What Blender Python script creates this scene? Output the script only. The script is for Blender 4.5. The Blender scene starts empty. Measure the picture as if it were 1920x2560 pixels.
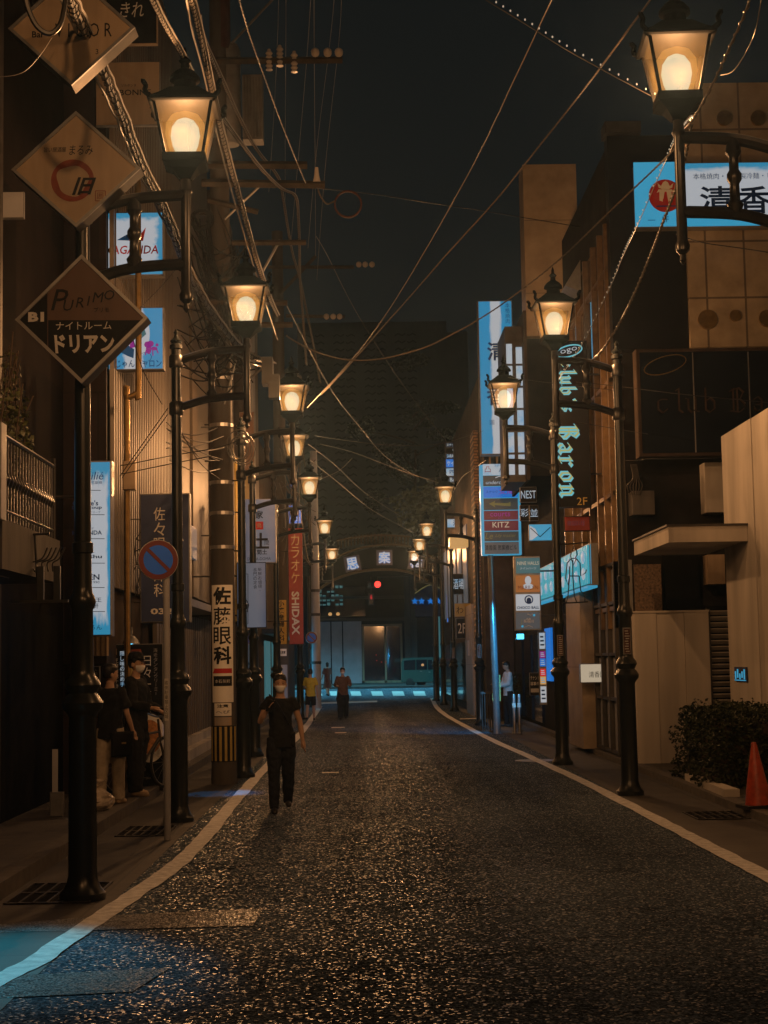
import bpy, bmesh, math, random
from mathutils import Vector, Matrix, Euler
R = math.radians
random.seed(7)
C = bpy.context.scene.collection
SC = bpy.context.scene

# ------------------------------------------------------------------ camera
F_PX, CX, CY = 4000.0, 960.0, 1280.0          # focal length and centre in photo pixels
CAM_H = 1.75
cd = bpy.data.cameras.new('camera'); cam = bpy.data.objects.new('camera', cd); C.objects.link(cam)
cd.sensor_fit = 'HORIZONTAL'; cd.sensor_width = 36; cd.lens = 36 * F_PX / 1920
cd.clip_start = 0.1; cd.clip_end = 2000
CAMM = Matrix.Rotation(R(-0.81), 3, 'Z') @ Matrix.Rotation(R(90 + 5.27), 3, 'X') @ Matrix.Rotation(R(-1.0), 3, 'Z')
cam.matrix_world = Matrix.Translation((0, 0, CAM_H)) @ CAMM.to_4x4()
SC.camera = cam

def ray(px, py):
    return CAMM @ Vector(((px - CX) / F_PX, -(py - CY) / F_PX, -1))
def at(px, py, Y):
    d = ray(px, py); return Vector((0, 0, CAM_H)) + d * (Y / d.y)
def gnd(px, py, z=0.0):
    d = ray(px, py); t = (z - CAM_H) / d.z; return Vector((0, 0, CAM_H)) + d * t

# ------------------------------------------------------------------ world, exposure
W = bpy.data.worlds.new('World'); SC.world = W; W.use_nodes = True
bg = W.node_tree.nodes['Background']
bg.inputs[0].default_value = (0.72, 0.95, 1.0, 1); bg.inputs[1].default_value = 0.0066   # city night sky
SC.view_settings.view_transform = 'Standard'; SC.view_settings.look = 'None'
SC.view_settings.exposure = 0; SC.view_settings.gamma = 1
LAMP_W = 290.0
HAZE = 0.0007
LAMP_COL = (1.0, 0.48, 0.185)
cy = SC.cycles
cy.max_bounces = 6; cy.diffuse_bounces = 2; cy.glossy_bounces = 3; cy.transparent_max_bounces = 16; cy.volume_bounces = 0
cy.sample_clamp_indirect = 2.0; cy.use_denoising = True; cy.caustics_reflective = False; cy.caustics_refractive = False
cy.use_adaptive_sampling = True; cy.adaptive_threshold = 0.02

# ------------------------------------------------------------------ materials
MATS = {}
def nt(name):
    m = bpy.data.materials.new(name); m.use_nodes = True; MATS[name] = m
    n = m.node_tree.nodes; l = m.node_tree.links
    return m, n, l, n['Principled BSDF']
def coord(n, l, axes='XYZ', kind='Object'):
    tc = n.new('ShaderNodeTexCoord')
    if axes == 'XYZ': return tc.outputs[kind]
    s = n.new('ShaderNodeSeparateXYZ'); c = n.new('ShaderNodeCombineXYZ'); l.new(tc.outputs[kind], s.inputs[0])
    for i, a in enumerate(axes): l.new(s.outputs[a], c.inputs[i])
    return c.outputs[0]
def ramp(n, l, src, stops):
    r = n.new('ShaderNodeValToRGB'); l.new(src, r.inputs[0]); e = r.color_ramp.elements
    while len(e) < len(stops): e.new(0.5)
    for i, (p, c) in enumerate(stops):
        e[i].position = p; e[i].color = (*c, 1)
    return r.outputs[0]
def noise(n, l, vec, scale, detail=4, rough=.6):
    t = n.new('ShaderNodeTexNoise'); l.new(vec, t.inputs['Vector']); t.inputs['Scale'].default_value = scale
    t.inputs['Detail'].default_value = detail; t.inputs['Roughness'].default_value = rough
    return t.outputs['Fac']
def bump(n, l, p, src, strength=.3, dist=.01):
    b = n.new('ShaderNodeBump'); l.new(src, b.inputs['Height']); b.inputs['Strength'].default_value = strength
    b.inputs['Distance'].default_value = dist; l.new(b.outputs[0], p.inputs['Normal'])
def sc(c, k): return tuple(min(1, x * k) for x in c)
def mat(name, col, rough=.6, metal=0, spec=.5, var=.25, scale=6, bmp=0, streak=False):
    m, n, l, p = nt(name)
    v = coord(n, l)
    if streak:
        mp = n.new('ShaderNodeMapping'); mp.inputs['Scale'].default_value = (1, 1, .12); l.new(v, mp.inputs[0]); v = mp.outputs[0]
    f = noise(n, l, v, scale)
    c = ramp(n, l, f, [(.3, sc(col, 1 - var)), (.7, sc(col, 1 + var))])
    l.new(c, p.inputs['Base Color'])
    p.inputs['Roughness'].default_value = rough; p.inputs['Metallic'].default_value = metal
    p.inputs['Specular IOR Level'].default_value = spec
    if bmp: bump(n, l, p, noise(n, l, v, scale * 6), bmp)
    return m
def emit(name, col, s=1.0, base=(.02, .02, .02), mottle=None, scale=1.5):
    """a lit panel, lamp or tube"""
    m, n, l, p = nt(name)
    p.inputs['Base Color'].default_value = (*base, 1); p.inputs['Roughness'].default_value = .35
    p.inputs['Emission Strength'].default_value = s
    if mottle:
        f = noise(n, l, coord(n, l), scale, 3)
        l.new(ramp(n, l, f, [(.38, col), (.55, mottle)]), p.inputs['Emission Color'])
    else: p.inputs['Emission Color'].default_value = (*col, 1)
    return m
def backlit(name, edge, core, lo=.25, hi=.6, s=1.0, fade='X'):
    """a backlit acrylic panel: pale middle and coloured rim are painted into its emission"""
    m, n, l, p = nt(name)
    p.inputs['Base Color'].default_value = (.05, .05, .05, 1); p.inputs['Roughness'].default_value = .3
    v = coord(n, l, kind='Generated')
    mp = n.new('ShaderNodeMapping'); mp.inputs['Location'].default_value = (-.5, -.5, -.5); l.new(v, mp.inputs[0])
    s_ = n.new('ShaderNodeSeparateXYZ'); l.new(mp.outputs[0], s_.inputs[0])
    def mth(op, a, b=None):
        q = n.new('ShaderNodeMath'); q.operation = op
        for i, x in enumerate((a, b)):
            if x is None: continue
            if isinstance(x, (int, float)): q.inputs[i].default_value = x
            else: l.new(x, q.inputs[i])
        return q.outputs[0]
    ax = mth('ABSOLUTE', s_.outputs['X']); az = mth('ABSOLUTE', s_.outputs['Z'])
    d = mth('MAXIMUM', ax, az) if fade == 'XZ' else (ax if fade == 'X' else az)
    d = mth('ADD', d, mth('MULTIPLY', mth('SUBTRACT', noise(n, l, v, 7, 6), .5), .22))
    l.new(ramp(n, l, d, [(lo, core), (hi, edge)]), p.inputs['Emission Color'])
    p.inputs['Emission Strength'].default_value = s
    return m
def tiles(name, col, grout, axes, tw, th, rough=.5, gap=.012, var=.12, bmp=.3, offset=0.0, spec=.5):
    m, n, l, p = nt(name)
    v = coord(n, l, axes)
    b = n.new('ShaderNodeTexBrick'); l.new(v, b.inputs['Vector']); b.offset = offset
    b.inputs['Scale'].default_value = 1; b.inputs['Brick Width'].default_value = tw; b.inputs['Row Height'].default_value = th
    b.inputs['Mortar Size'].default_value = gap; b.inputs['Mortar Smooth'].default_value = .1
    b.inputs['Color1'].default_value = (*sc(col, 1 - var), 1); b.inputs['Color2'].default_value = (*sc(col, 1 + var), 1)
    b.inputs['Mortar'].default_value = (*grout, 1)
    f = noise(n, l, coord(n, l), 2.2, 6)
    mx = n.new('ShaderNodeMix'); mx.data_type = 'RGBA'; mx.blend_type = 'MULTIPLY'; mx.inputs[0].default_value = 1
    l.new(b.outputs['Color'], mx.inputs[6]); l.new(ramp(n, l, f, [(.25, (.6, .58, .56)), (.7, (1.1, 1.1, 1.1))]), mx.inputs[7])
    l.new(mx.outputs[2], p.inputs['Base Color']); p.inputs['Roughness'].default_value = rough
    p.inputs['Specular IOR Level'].default_value = spec
    bump(n, l, p, b.outputs['Fac'], -bmp, .006)
    return m

def asphalt(name, base, fleck, scale, frac, tilt=.5):
    """dark binder with pale stones; each stone face is tilted its own way, so some glint"""
    m, n, l, p = nt(name)
    v = coord(n, l)
    vo = n.new('ShaderNodeTexVoronoi'); vo.inputs['Scale'].default_value = scale; l.new(v, vo.inputs['Vector'])
    s_ = n.new('ShaderNodeSeparateXYZ'); l.new(vo.outputs['Color'], s_.inputs[0])
    stones = ramp(n, l, s_.outputs[0], [(0, sc(base, .5)), (.5, base), (1 - frac * 2.2, sc(base, 2.2)), (1 - frac, sc(fleck, .4)), (1 - frac * .6, fleck)])
    patch = ramp(n, l, noise(n, l, v, .45, 6, .7), [(.3, (.68, .69, .71)), (.5, (.98, .97, .96)), (.72, (1.2, 1.18, 1.15))])
    mp = n.new('ShaderNodeMapping'); mp.inputs['Scale'].default_value = (1.1, .03, 1); l.new(v, mp.inputs[0])
    trk = ramp(n, l, noise(n, l, mp.outputs[0], 1.0, 2), [(.35, (.72,) * 3), (.62, (1.2,) * 3)])
    tm = n.new('ShaderNodeMix'); tm.data_type = 'RGBA'; tm.blend_type = 'MULTIPLY'; tm.inputs[0].default_value = 1; l.new(patch, tm.inputs[6]); l.new(trk, tm.inputs[7]); patch = tm.outputs[2]
    ds = n.new('ShaderNodeVectorMath'); ds.operation = 'ADD'; l.new(v, ds.inputs[0]); tn = n.new('ShaderNodeTexNoise'); tn.inputs['Scale'].default_value = 2.5; l.new(v, tn.inputs['Vector'])
    kk = n.new('ShaderNodeVectorMath'); kk.operation = 'SCALE'; kk.inputs['Scale'].default_value = .7; l.new(tn.outputs['Color'], kk.inputs[0]); l.new(kk.outputs[0], ds.inputs[1])
    cr = n.new('ShaderNodeTexVoronoi'); cr.feature = 'DISTANCE_TO_EDGE'; cr.inputs['Scale'].default_value = .33; l.new(ds.outputs[0], cr.inputs['Vector'])
    crk = ramp(n, l, cr.outputs['Distance'], [(0, (.62,) * 3), (.005, (.7,) * 3), (.011, (1,) * 3)])
    pm = n.new('ShaderNodeMix'); pm.data_type = 'RGBA'; pm.blend_type = 'MULTIPLY'; pm.inputs[0].default_value = 1; l.new(patch, pm.inputs[6]); l.new(crk, pm.inputs[7]); patch = pm.outputs[2]
    mx = n.new('ShaderNodeMix'); mx.data_type = 'RGBA'; mx.blend_type = 'MULTIPLY'; mx.inputs[0].default_value = 1
    l.new(stones, mx.inputs[6]); l.new(patch, mx.inputs[7]); l.new(mx.outputs[2], p.inputs['Base Color'])
    l.new(ramp(n, l, s_.outputs[0], [(.0, (.75,) * 3), (1 - frac * 1.6, (.6,) * 3), (1 - frac, (.28,) * 3)]), p.inputs['Roughness'])
    l.new(ramp(n, l, s_.outputs[0], [(.5, (.0,) * 3), (1 - frac * 1.6, (.0,) * 3), (1 - frac * .9, (.6,) * 3)]), p.inputs['Specular IOR Level'])
    g = n.new('ShaderNodeNewGeometry'); a = n.new('ShaderNodeVectorMath'); a.operation = 'SUBTRACT'; l.new(vo.outputs['Color'], a.inputs[0]); a.inputs[1].default_value = (.5, .5, .5)
    k = n.new('ShaderNodeVectorMath'); k.operation = 'MULTIPLY'; l.new(a.outputs[0], k.inputs[0]); k.inputs[1].default_value = (tilt, tilt, 0)
    q = n.new('ShaderNodeVectorMath'); q.operation = 'ADD'; l.new(g.outputs['Normal'], q.inputs[0]); l.new(k.outputs[0], q.inputs[1])
    z = n.new('ShaderNodeVectorMath'); z.operation = 'NORMALIZE'; l.new(q.outputs[0], z.inputs[0]); l.new(z.outputs[0], p.inputs['Normal'])
    return m
asphalt('asphalt', (.088, .115, .148), (.56, .60, .64), 70, .055)
asphalt('patch_asphalt', (.17, .18, .19), (.24, .235, .23), 110, .15, .3)
mat('line_paint', (.68, .67, .64), .6, var=.32, scale=11)
tiles('sidewalk_paving', (.06, .054, .049), (.04, .035, .03), 'XYZ', .3, .15, .75, .01, .25, .4, .5)
tiles('gutter_stone', (.06, .055, .05), (.03, .03, .03), 'YXZ', .62, 2.0, .75, .012, .2, .4)
mat('kerb_stone', (.09, .08, .07), .8, var=.3, scale=9, bmp=.3)
mat('concrete', (.47, .43, .38), .85, var=.30, scale=1.3, bmp=.15, streak=True)
mat('concrete_dark', (.075, .07, .067), .9, var=.4, scale=4, bmp=.25, streak=True)
mat('black_metal', (.022, .022, .023), .32, .0, .6, .3, 10)
mat('lantern_metal', (.0016, .0014, .0012), .7, 0, .03, .2, 10)
mat('green_metal', (.011, .013, .013), .3, .0, .45, .3, 10)
mat('dark_steel', (.05, .045, .042), .5, .4, .5, .3, 8)
mat('steel', (.35, .34, .33), .35, .8, .5, .15, 8)
mat('bronze_frame', (.20, .125, .06), .35, .6, .5, .25, 8)
mat('brass', (.5, .32, .12), .3, .9, .5, .2, 8)
mat('pole_concrete', (.07, .06, .052), .85, 0, .3, .35, 3, .3, True)
mat('cable_black', (.014, .013, .012), .4, 0, .5, .3, 20)
mat('cable_grey', (.10, .09, .08), .4, 0, .5, .25, 30)
mat('cable_tan', (.085, .066, .048), .5, 0, .4, .2, 30)
mat('insulator', (.62, .55, .48), .25, 0, .6, .1, 10)
mat('transformer_grey', (.15, .14, .135), .6, .2, .5, .25, 5)
mat('rust_red', (.06, .022, .016), .7, 0, .3, .3, 6)
mat('sign_beige', (.36, .27, .18), .45, 0, .4, .24, 3.5, 0, True)
mat('sign_black', (.010, .010, .012), .5, 0, .12, .2, 4)
mat('sign_navy', (.012, .026, .095), .45, 0, .5, .25, 2.5)
mat('sign_brown', (.10, .05, .03), .5, 0, .4, .28, 3, 0, True)
mat('sign_red', (.30, .028, .022), .5, 0, .4, .2, 3)
mat('sign_grey', (.36, .36, .38), .5, 0, .4, .1, 3)
mat('sign_white', (.78, .75, .68), .5, 0, .4, .07, 3)
mat('sign_ochre', (.42, .30, .08), .5, 0, .4, .2, 3)
mat('frame_grey', (.22, .22, .22), .4, .5, .5, .2, 8)
mat('frame_bright', (.5, .5, .5), .3, .8, .5, .15, 8)
mat('ink_black', (.010, .009, .009), .6, 0, .2, .1, 4)
mat('ink_white', (.62, .60, .56), .6, 0, .2, .1, 4)
mat('ink_grey', (.32, .32, .32), .6, 0, .2, .1, 4)
mat('ink_red', (.20, .05, .03), .6, 0, .2, .25, 9)
mat('ink_redbright', (.45, .03, .03), .6, 0, .2, .1, 4)
mat('ink_blue', (.01, .12, .62), .5, 0, .3, .06, 4)
mat('ink_bluedeep', (.01, .05, .25), .5, 0, .3, .06, 4)
mat('ink_gold', (.45, .33, .08), .45, 0, .4, .1, 4)
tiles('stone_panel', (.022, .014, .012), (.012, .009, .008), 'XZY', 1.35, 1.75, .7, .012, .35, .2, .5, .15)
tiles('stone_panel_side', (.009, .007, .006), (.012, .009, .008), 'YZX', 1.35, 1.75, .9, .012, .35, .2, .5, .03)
tiles('beige_tile', (.36, .29, .20), (.13, .1, .07), 'XZY', .64, .95, .45, .018, .05, .3)
tiles('beige_panel', (.36, .28, .19), (.2, .15, .1), 'XZY', 3.0, 1.55, .5, .01, .05, .3)
tiles('brick_warm', (.34, .20, .11), (.08, .06, .05), 'XZY', .24, .09, .7, .014, .25, .4, .5)
tiles('white_tile', (.5, .46, .42), (.2, .18, .16), 'YZX', .9, .62, .35, .008, .08, .2)
mat('corrugated', (.12, .10, .082), .5, .1, .5, .2, 1.5, 0, True)
mat('panel_cream', (.12, .095, .07), .5, 0, .5, .12, 1.5)
mat('wall_dark', (.018, .016, .015), .9, 0, .04, .4, 2.5, .2)
mat('wall_brown', (.05, .036, .028), .85, 0, .08, .35, 2.5, .2)
mat('wall_grey', (.2, .2, .21), .8, 0, .3, .25, 1.5, .1)
mat('shutter_grey', (.42, .44, .50), .45, .3, .5, .1, 2)
mat('void', (.008, .008, .008), .9, 0, .03, .2, 3)
mat('glass_dark', (.012, .014, .018), .06, 0, .8, .2, 3)
mat('pebble', (.16, .11, .075), .8, 0, .4, .7, 26, .8)
mat('orange_plastic', (.42, .055, .022), .4, 0, .5, .35, 14)
mat('rubber', (.015, .014, .014), .7, 0, .3, .2, 8)
mat('leaf', (.055, .062, .022), .55, 0, .3, .55, 14)
mat('leaf_dark', (.028, .036, .016), .55, 0, .3, .5, 9)
mat('bark', (.07, .05, .035), .9, 0, .2, .3, 9, .4)
mat('skin', (.45, .28, .19), .55, 0, .35, .06, 6)
mat('hair', (.012, .009, .008), .45, 0, .4, .2, 40)
mat('cloth_black', (.016, .016, .018), .9, 0, .2, .3, 20, .7)
mat('cloth_navy', (.018, .020, .028), .9, 0, .2, .3, 20, .7)
mat('cloth_khaki', (.40, .34, .26), .9, 0, .2, .15, 12, .7)
mat('cloth_yellow', (.62, .44, .05), .9, 0, .2, .12, 12, .7)
mat('cloth_brown', (.14, .07, .045), .9, 0, .2, .2, 12, .7)
mat('cloth_white', (.66, .64, .62), .9, 0, .2, .1, 12, .7)
mat('cloth_rust', (.15, .06, .045), .9, 0, .2, .2, 12, .7)
mat('mask_white', (.78, .78, .80), .85, 0, .2, .05, 9)
mat('shoe_dark', (.03, .028, .028), .5, 0, .4, .2, 9)
mat('shoe_tan', (.42, .31, .2), .7, 0, .3, .2, 9)
mat('bag_plastic', (.55, .47, .38), .3, 0, .5, .2, 18, .4)
mat('van_green', (.035, .09, .075), .25, .1, .6, .1, 4)
mat('tower_concrete', (.11, .125, .15), .85, 0, .3, .15, .5)
mat('tower_dark', (.04, .045, .05), .8, 0, .3, .15, .5)
mat('gold_paint', (.07, .05, .018), .6, .1, .5, .2, 6)
mat('noodle', (.45, .2, .07), .5, 0, .5, .5, 22)
WHITE = (.36, .375, .40); CYAN = (.012, .20, .36); BLUE = (.006, .13, .48)
emit('lit_white', WHITE, 1)
emit('lit_cyan', (.03, .26, .42), 1)
emit('lit_blue', BLUE, 1)
emit('lit_blue_strong', (.012, .19, .52), 1)
emit('neon_rim', (.10, .42, .50), 1.0)
emit('neon_core', (.34, .33, .10), 1.0)
emit('lit_red', (.55, .02, .02), 1)
emit('lit_redlamp', (1.0, .04, .03), 3)
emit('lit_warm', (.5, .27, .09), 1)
emit('lit_warmwhite', (.42, .34, .24), 1)
emit('lit_orange', (.26, .085, .02), 1)
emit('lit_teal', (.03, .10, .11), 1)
emit('awning_glow', (.028, .29, .37), 1)
mat('arm_wood', (.07, .055, .042), .8, 0, .2, .3, 6)
emit('lit_dimgrey', (.05, .055, .06), 1)
emit('lit_darkred', (.085, .012, .022), 1)
emit('lit_darkteal', (.022, .03, .032), 1)
emit('lit_magenta', (.20, .012, .16), 1)
emit('lit_sheadlamp', (1, .95, .9), 9)
emit('lit_gold', (.10, .085, .03), 1)
emit('lit_bluewhite', (.14, .30, .46), 1, mottle=(.34, .38, .42), scale=3)
emit('spill_sign', (.01, .22, .42), 1)
emit('shop_glow', (.03, .30, .48), 3)
emit('led_cyan', (.06, .55, .9), 4)
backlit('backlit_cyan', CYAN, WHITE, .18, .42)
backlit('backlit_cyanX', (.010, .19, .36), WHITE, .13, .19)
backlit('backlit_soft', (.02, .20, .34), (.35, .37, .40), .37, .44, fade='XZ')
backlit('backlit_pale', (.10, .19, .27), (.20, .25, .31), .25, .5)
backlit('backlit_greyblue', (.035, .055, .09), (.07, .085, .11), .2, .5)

def glassy(name, emis, es, trans=1.0, translucent=None):
    m = bpy.data.materials.new(name); m.use_nodes = True; n = m.node_tree.nodes; l = m.node_tree.links; n.clear(); MATS[name] = m
    out = n.new('ShaderNodeOutputMaterial'); t = n.new('ShaderNodeBsdfTransparent'); t.inputs[0].default_value = (trans, trans, trans, 1)
    last = t.outputs[0]
    if emis:
        e = n.new('ShaderNodeEmission'); e.inputs[0].default_value = (*emis, 1); e.inputs[1].default_value = es
        a = n.new('ShaderNodeAddShader'); l.new(last, a.inputs[0]); l.new(e.outputs[0], a.inputs[1]); last = a.outputs[0]
    if translucent:
        tr = n.new('ShaderNodeBsdfTranslucent'); tr.inputs[0].default_value = (1, .78, .36, 1)
        f = noise(n, l, coord(n, l), 9, 5)
        mm = n.new('ShaderNodeMath'); mm.operation = 'MULTIPLY'; l.new(f, mm.inputs[0]); mm.inputs[1].default_value = translucent
        x = n.new('ShaderNodeMixShader'); l.new(mm.outputs[0], x.inputs[0]); l.new(last, x.inputs[1]); l.new(tr.outputs[0], x.inputs[2]); last = x.outputs[0]
    l.new(last, out.inputs[0])
    return m
glassy('bulb_core', (.5, .95, .85), .20)
glassy('globe_glow', (1, .50, .11), .09)
glassy('lantern_glass', None, 0, .97, .0065)
for k in ('bulb_core', 'globe_glow'): MATS[k].cycles.emission_sampling = 'NONE'

# ------------------------------------------------------------------ mesh helpers
_tc = bpy.data.curves.new('t', 'FONT'); _to = bpy.data.objects.new('t', _tc); C.objects.link(_to)
_TX = {}
def glyphs(s, bold=0, shear=0):
    k = (s, bold, shear)
    if k not in _TX:
        _tc.body = s; _tc.offset = bold; _tc.shear = shear; _tc.resolution_u = 2
        me = _to.to_mesh()
        _TX[k] = ([(v.co.x, v.co.y) for v in me.vertices], [tuple(p.vertices) for p in me.polygons])
        _to.to_mesh_clear()
    return _TX[k]

class MB:
    def __init__(s): s.v = []; s.f = []
    def add(s, vs, fs):
        b = len(s.v); s.v += [Vector(v) for v in vs]; s.f += [tuple(i + b for i in f) for f in fs]; return s
    def box(s, x0, x1, y0, y1, z0, z1, M=None):
        vs = [Vector(p) for p in ((x0, y0, z0), (x1, y0, z0), (x1, y1, z0), (x0, y1, z0), (x0, y0, z1), (x1, y0, z1), (x1, y1, z1), (x0, y1, z1))]
        if M: vs = [M @ v for v in vs]
        return s.add(vs, [(0, 3, 2, 1), (4, 5, 6, 7), (0, 1, 5, 4), (1, 2, 6, 5), (2, 3, 7, 6), (3, 0, 4, 7)])
    def cbox(s, x0, x1, y0, y1, z0, z1, b=.01):
        """box with chamfered edges along all sides of its -Y face and corners"""
        s.box(x0, x1, y0 + b, y1, z0, z1)
        o = [(x0, y0 + b, z0), (x1, y0 + b, z0), (x1, y0 + b, z1), (x0, y0 + b, z1)]
        i = [(x0 + b, y0, z0 + b), (x1 - b, y0, z0 + b), (x1 - b, y0, z1 - b), (x0 + b, y0, z1 - b)]
        return s.add(o + i, [(4, 5, 6, 7)] + [(k, (k + 1) % 4, 4 + (k + 1) % 4, 4 + k) for k in range(4)])
    def poly(s, pts): return s.add(pts, [tuple(range(len(pts)))])
    def prism(s, pts, y0, y1):
        n = len(pts)
        vs = [(x, y0, z) for x, z in pts] + [(x, y1, z) for x, z in pts]
        return s.add(vs, [tuple(range(n)), tuple(range(2 * n - 1, n - 1, -1))] + [(i, i + n, (i + 1) % n + n, (i + 1) % n) for i in range(n)])
    def tube(s, pts, r, n=8, caps=True):
        pts = [Vector(p) for p in pts]
        rs = r if isinstance(r, (list, tuple)) else [r] * len(pts)
        b = len(s.v); N = len(pts); up = Vector((0, 0, 1))
        prev = None
        for i, p in enumerate(pts):
            d = (pts[min(i + 1, N - 1)] - pts[max(i - 1, 0)])
            d = d.normalized() if d.length > 1e-9 else Vector((0, 0, 1))
            if prev is None:
                a = d.cross(up)
                if a.length < 1e-3: a = d.cross(Vector((0, 1, 0)))
            else: a = prev - d * prev.dot(d)
            a.normalize(); prev = a; c = d.cross(a)
            for k in range(n):
                t = 2 * math.pi * k / n
                s.v.append(p + (a * math.cos(t) + c * math.sin(t)) * rs[i])
        for i in range(N - 1):
            for k in range(n):
                q = (k + 1) % n
                s.f.append((b + i * n + k, b + i * n + q, b + (i + 1) * n + q, b + (i + 1) * n + k))
        if caps:
            s.f.append(tuple(b + k for k in range(n - 1, -1, -1))); s.f.append(tuple(b + (N - 1) * n + k for k in range(n)))
        return s
    def lathe(s, prof, x=0, y=0, n=20, flute=0, z0=0, z1=0, sq=False):
        """profile (r, z); between z0 and z1 every other vertex is drawn in by 'flute'"""
        b = len(s.v)
        for r, z in prof:
            for k in range(n):
                t = 2 * math.pi * (k + (.5 if sq else 0)) / n
                q = r * (1 - flute) if (flute and z0 <= z <= z1 and k % 2) else r
                s.v.append(Vector((x + q * math.cos(t), y + q * math.sin(t), z)))
        for i in range(len(prof) - 1):
            for k in range(n):
                q = (k + 1) % n
                s.f.append((b + i * n + k, b + i * n + q, b + (i + 1) * n + q, b + (i + 1) * n + k))
        s.f.append(tuple(b + k for k in range(n - 1, -1, -1))); s.f.append(tuple(b + (len(prof) - 1) * n + k for k in range(n)))
        return s
    def ball(s, c, rx, ry=None, rz=None, n=12, m=8):
        ry = ry or rx; rz = rz or rx; b = len(s.v)
        s.v.append(Vector((c[0], c[1], c[2] - rz)))
        for i in range(1, m):
            a = math.pi * i / m
            for k in range(n):
                t = 2 * math.pi * k / n
                s.v.append(Vector((c[0] + rx * math.sin(a) * math.cos(t), c[1] + ry * math.sin(a) * math.sin(t), c[2] - rz * math.cos(a))))
        s.v.append(Vector((c[0], c[1], c[2] + rz)))
        for k in range(n):
            q = (k + 1) % n
            s.f.append((b, b + 1 + q, b + 1 + k)); e = b + 1 + (m - 2) * n
            s.f.append((e + k, e + q, len(s.v) - 1))
            for i in range(m - 2):
                s.f.append((b + 1 + i * n + k, b + 1 + i * n + q, b + 1 + (i + 1) * n + q, b + 1 + (i + 1) * n + k))
        return s
    def disc(s, cx, cz, r, y, rz=None, n=32, a0=0):
        rz = rz or r
        return s.poly([(cx + r * math.cos(a0 + 2 * math.pi * k / n), y, cz + rz * math.sin(a0 + 2 * math.pi * k / n)) for k in range(n)])
    def ring(s, cx, cz, r0, r1, y, n=40, wob=0, kx=1):
        vs = []
        for k in range(n):
            t = 2 * math.pi * k / n
            w = 1 + wob * (math.sin(3 * t) + math.sin(5 * t + 1) * .6)
            vs += [(cx + kx * r0 * w * math.cos(t), y, cz + r0 * w * math.sin(t)), (cx + kx * r1 * math.cos(t), y, cz + r1 * math.sin(t))]
        return s.add(vs, [(2 * k, 2 * k + 1, (2 * k + 3) % (2 * n), (2 * k + 2) % (2 * n)) for k in range(n)])
    def text(s, st, cx, cz, h, y, w=None, vertical=False, bold=0, shear=0, rot=0, gap=1.06, mw=None):
        """st centred on (cx, cz), h high (vertical: h = height of one character), flat in the XZ plane, seen from -Y"""
        if vertical:
            L = [c for c in st]; n = len(L); pitch = h * gap
            for i, c in enumerate(L):
                z = cz + ((n - 1) / 2 - i) * pitch
                if c in ' ': continue
                if c in 'ー―': s.text('|', cx, z, h * .75, y, w=h * .08, bold=bold); continue
                k = {'、': .3, '・': .25, 'ッ': .65, 'ャ': .65, 'ゃ': .65, 'ュ': .65}.get(c, .92)
                s.text(c, cx, z, h * k, y, mw=(w or h) * .95, bold=bold)
            return s
        vs, fs = glyphs(st, bold, shear)
        if not vs: return s
        x0 = min(v[0] for v in vs); x1 = max(v[0] for v in vs); y0 = min(v[1] for v in vs); y1 = max(v[1] for v in vs)
        kz = h / max(y1 - y0, 1e-3)
        if st in ('一', '|', '・', '―', 'ー', '二'): kz = (h / .9 if st != '|' else h / (y1 - y0)) ; 
        kx = w / max(x1 - x0, 1e-3) if w else kz
        if mw and (x1 - x0) * kx > mw: kx = mw / (x1 - x0)
        ca, sa = math.cos(rot), math.sin(rot)
        o = []
        for a, b in vs:
            u = (a - (x0 + x1) / 2) * kx; t = (b - (y0 + y1) / 2) * kz
            o.append((cx + u * ca - t * sa, y, cz + u * sa + t * ca))
        return s.add(o, fs)
    def build(s, name, m, parent=None, smooth=False, loc=None):
        me = bpy.data.meshes.new(name); me.from_pydata([tuple(v) for v in s.v], [], s.f); me.update()
        if m: me.materials.append(MATS[m])
        if smooth:
            me.shade_smooth()
            if smooth != True: me.set_sharp_from_angle(angle=R(smooth))
        o = bpy.data.objects.new(name, me); C.objects.link(o)
        if parent: o.parent = parent
        if loc is not None: o.location = loc
        return o

def tag(o, label, cat, group=None, kind=None):
    if label: o['label'] = label
    if cat: o['category'] = cat
    if group: o['group'] = group
    if kind: o['kind'] = kind
    return o
def thing(name, label, cat, loc=(0, 0, 0), rz=0, group=None):
    o = bpy.data.objects.new(name, None); C.objects.link(o); o.location = loc; o.rotation_euler = (0, 0, rz); o.empty_display_size = .2
    return tag(o, label, cat, group)
def struct(name, mb, m, **k):
    o = mb.build(name, m, **k); o['kind'] = 'structure'; return o
def copy_tree(o, parent=None):
    c = o.copy(); C.objects.link(c)
    if parent: c.parent = parent
    for ch in list(o.children): copy_tree(ch, c)
    return c
def smooth_path(pts, k=6):
    pts = [Vector(p) for p in pts]; o = []
    for i in range(len(pts) - 1):
        p0 = pts[max(i - 1, 0)]; p1 = pts[i]; p2 = pts[i + 1]; p3 = pts[min(i + 2, len(pts) - 1)]
        for j in range(k):
            t = j / k
            o.append(.5 * ((2 * p1) + (p2 - p0) * t + (2 * p0 - 5 * p1 + 4 * p2 - p3) * t * t + (3 * p1 - p0 - 3 * p2 + p3) * t ** 3))
    o.append(pts[-1]); return o
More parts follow.
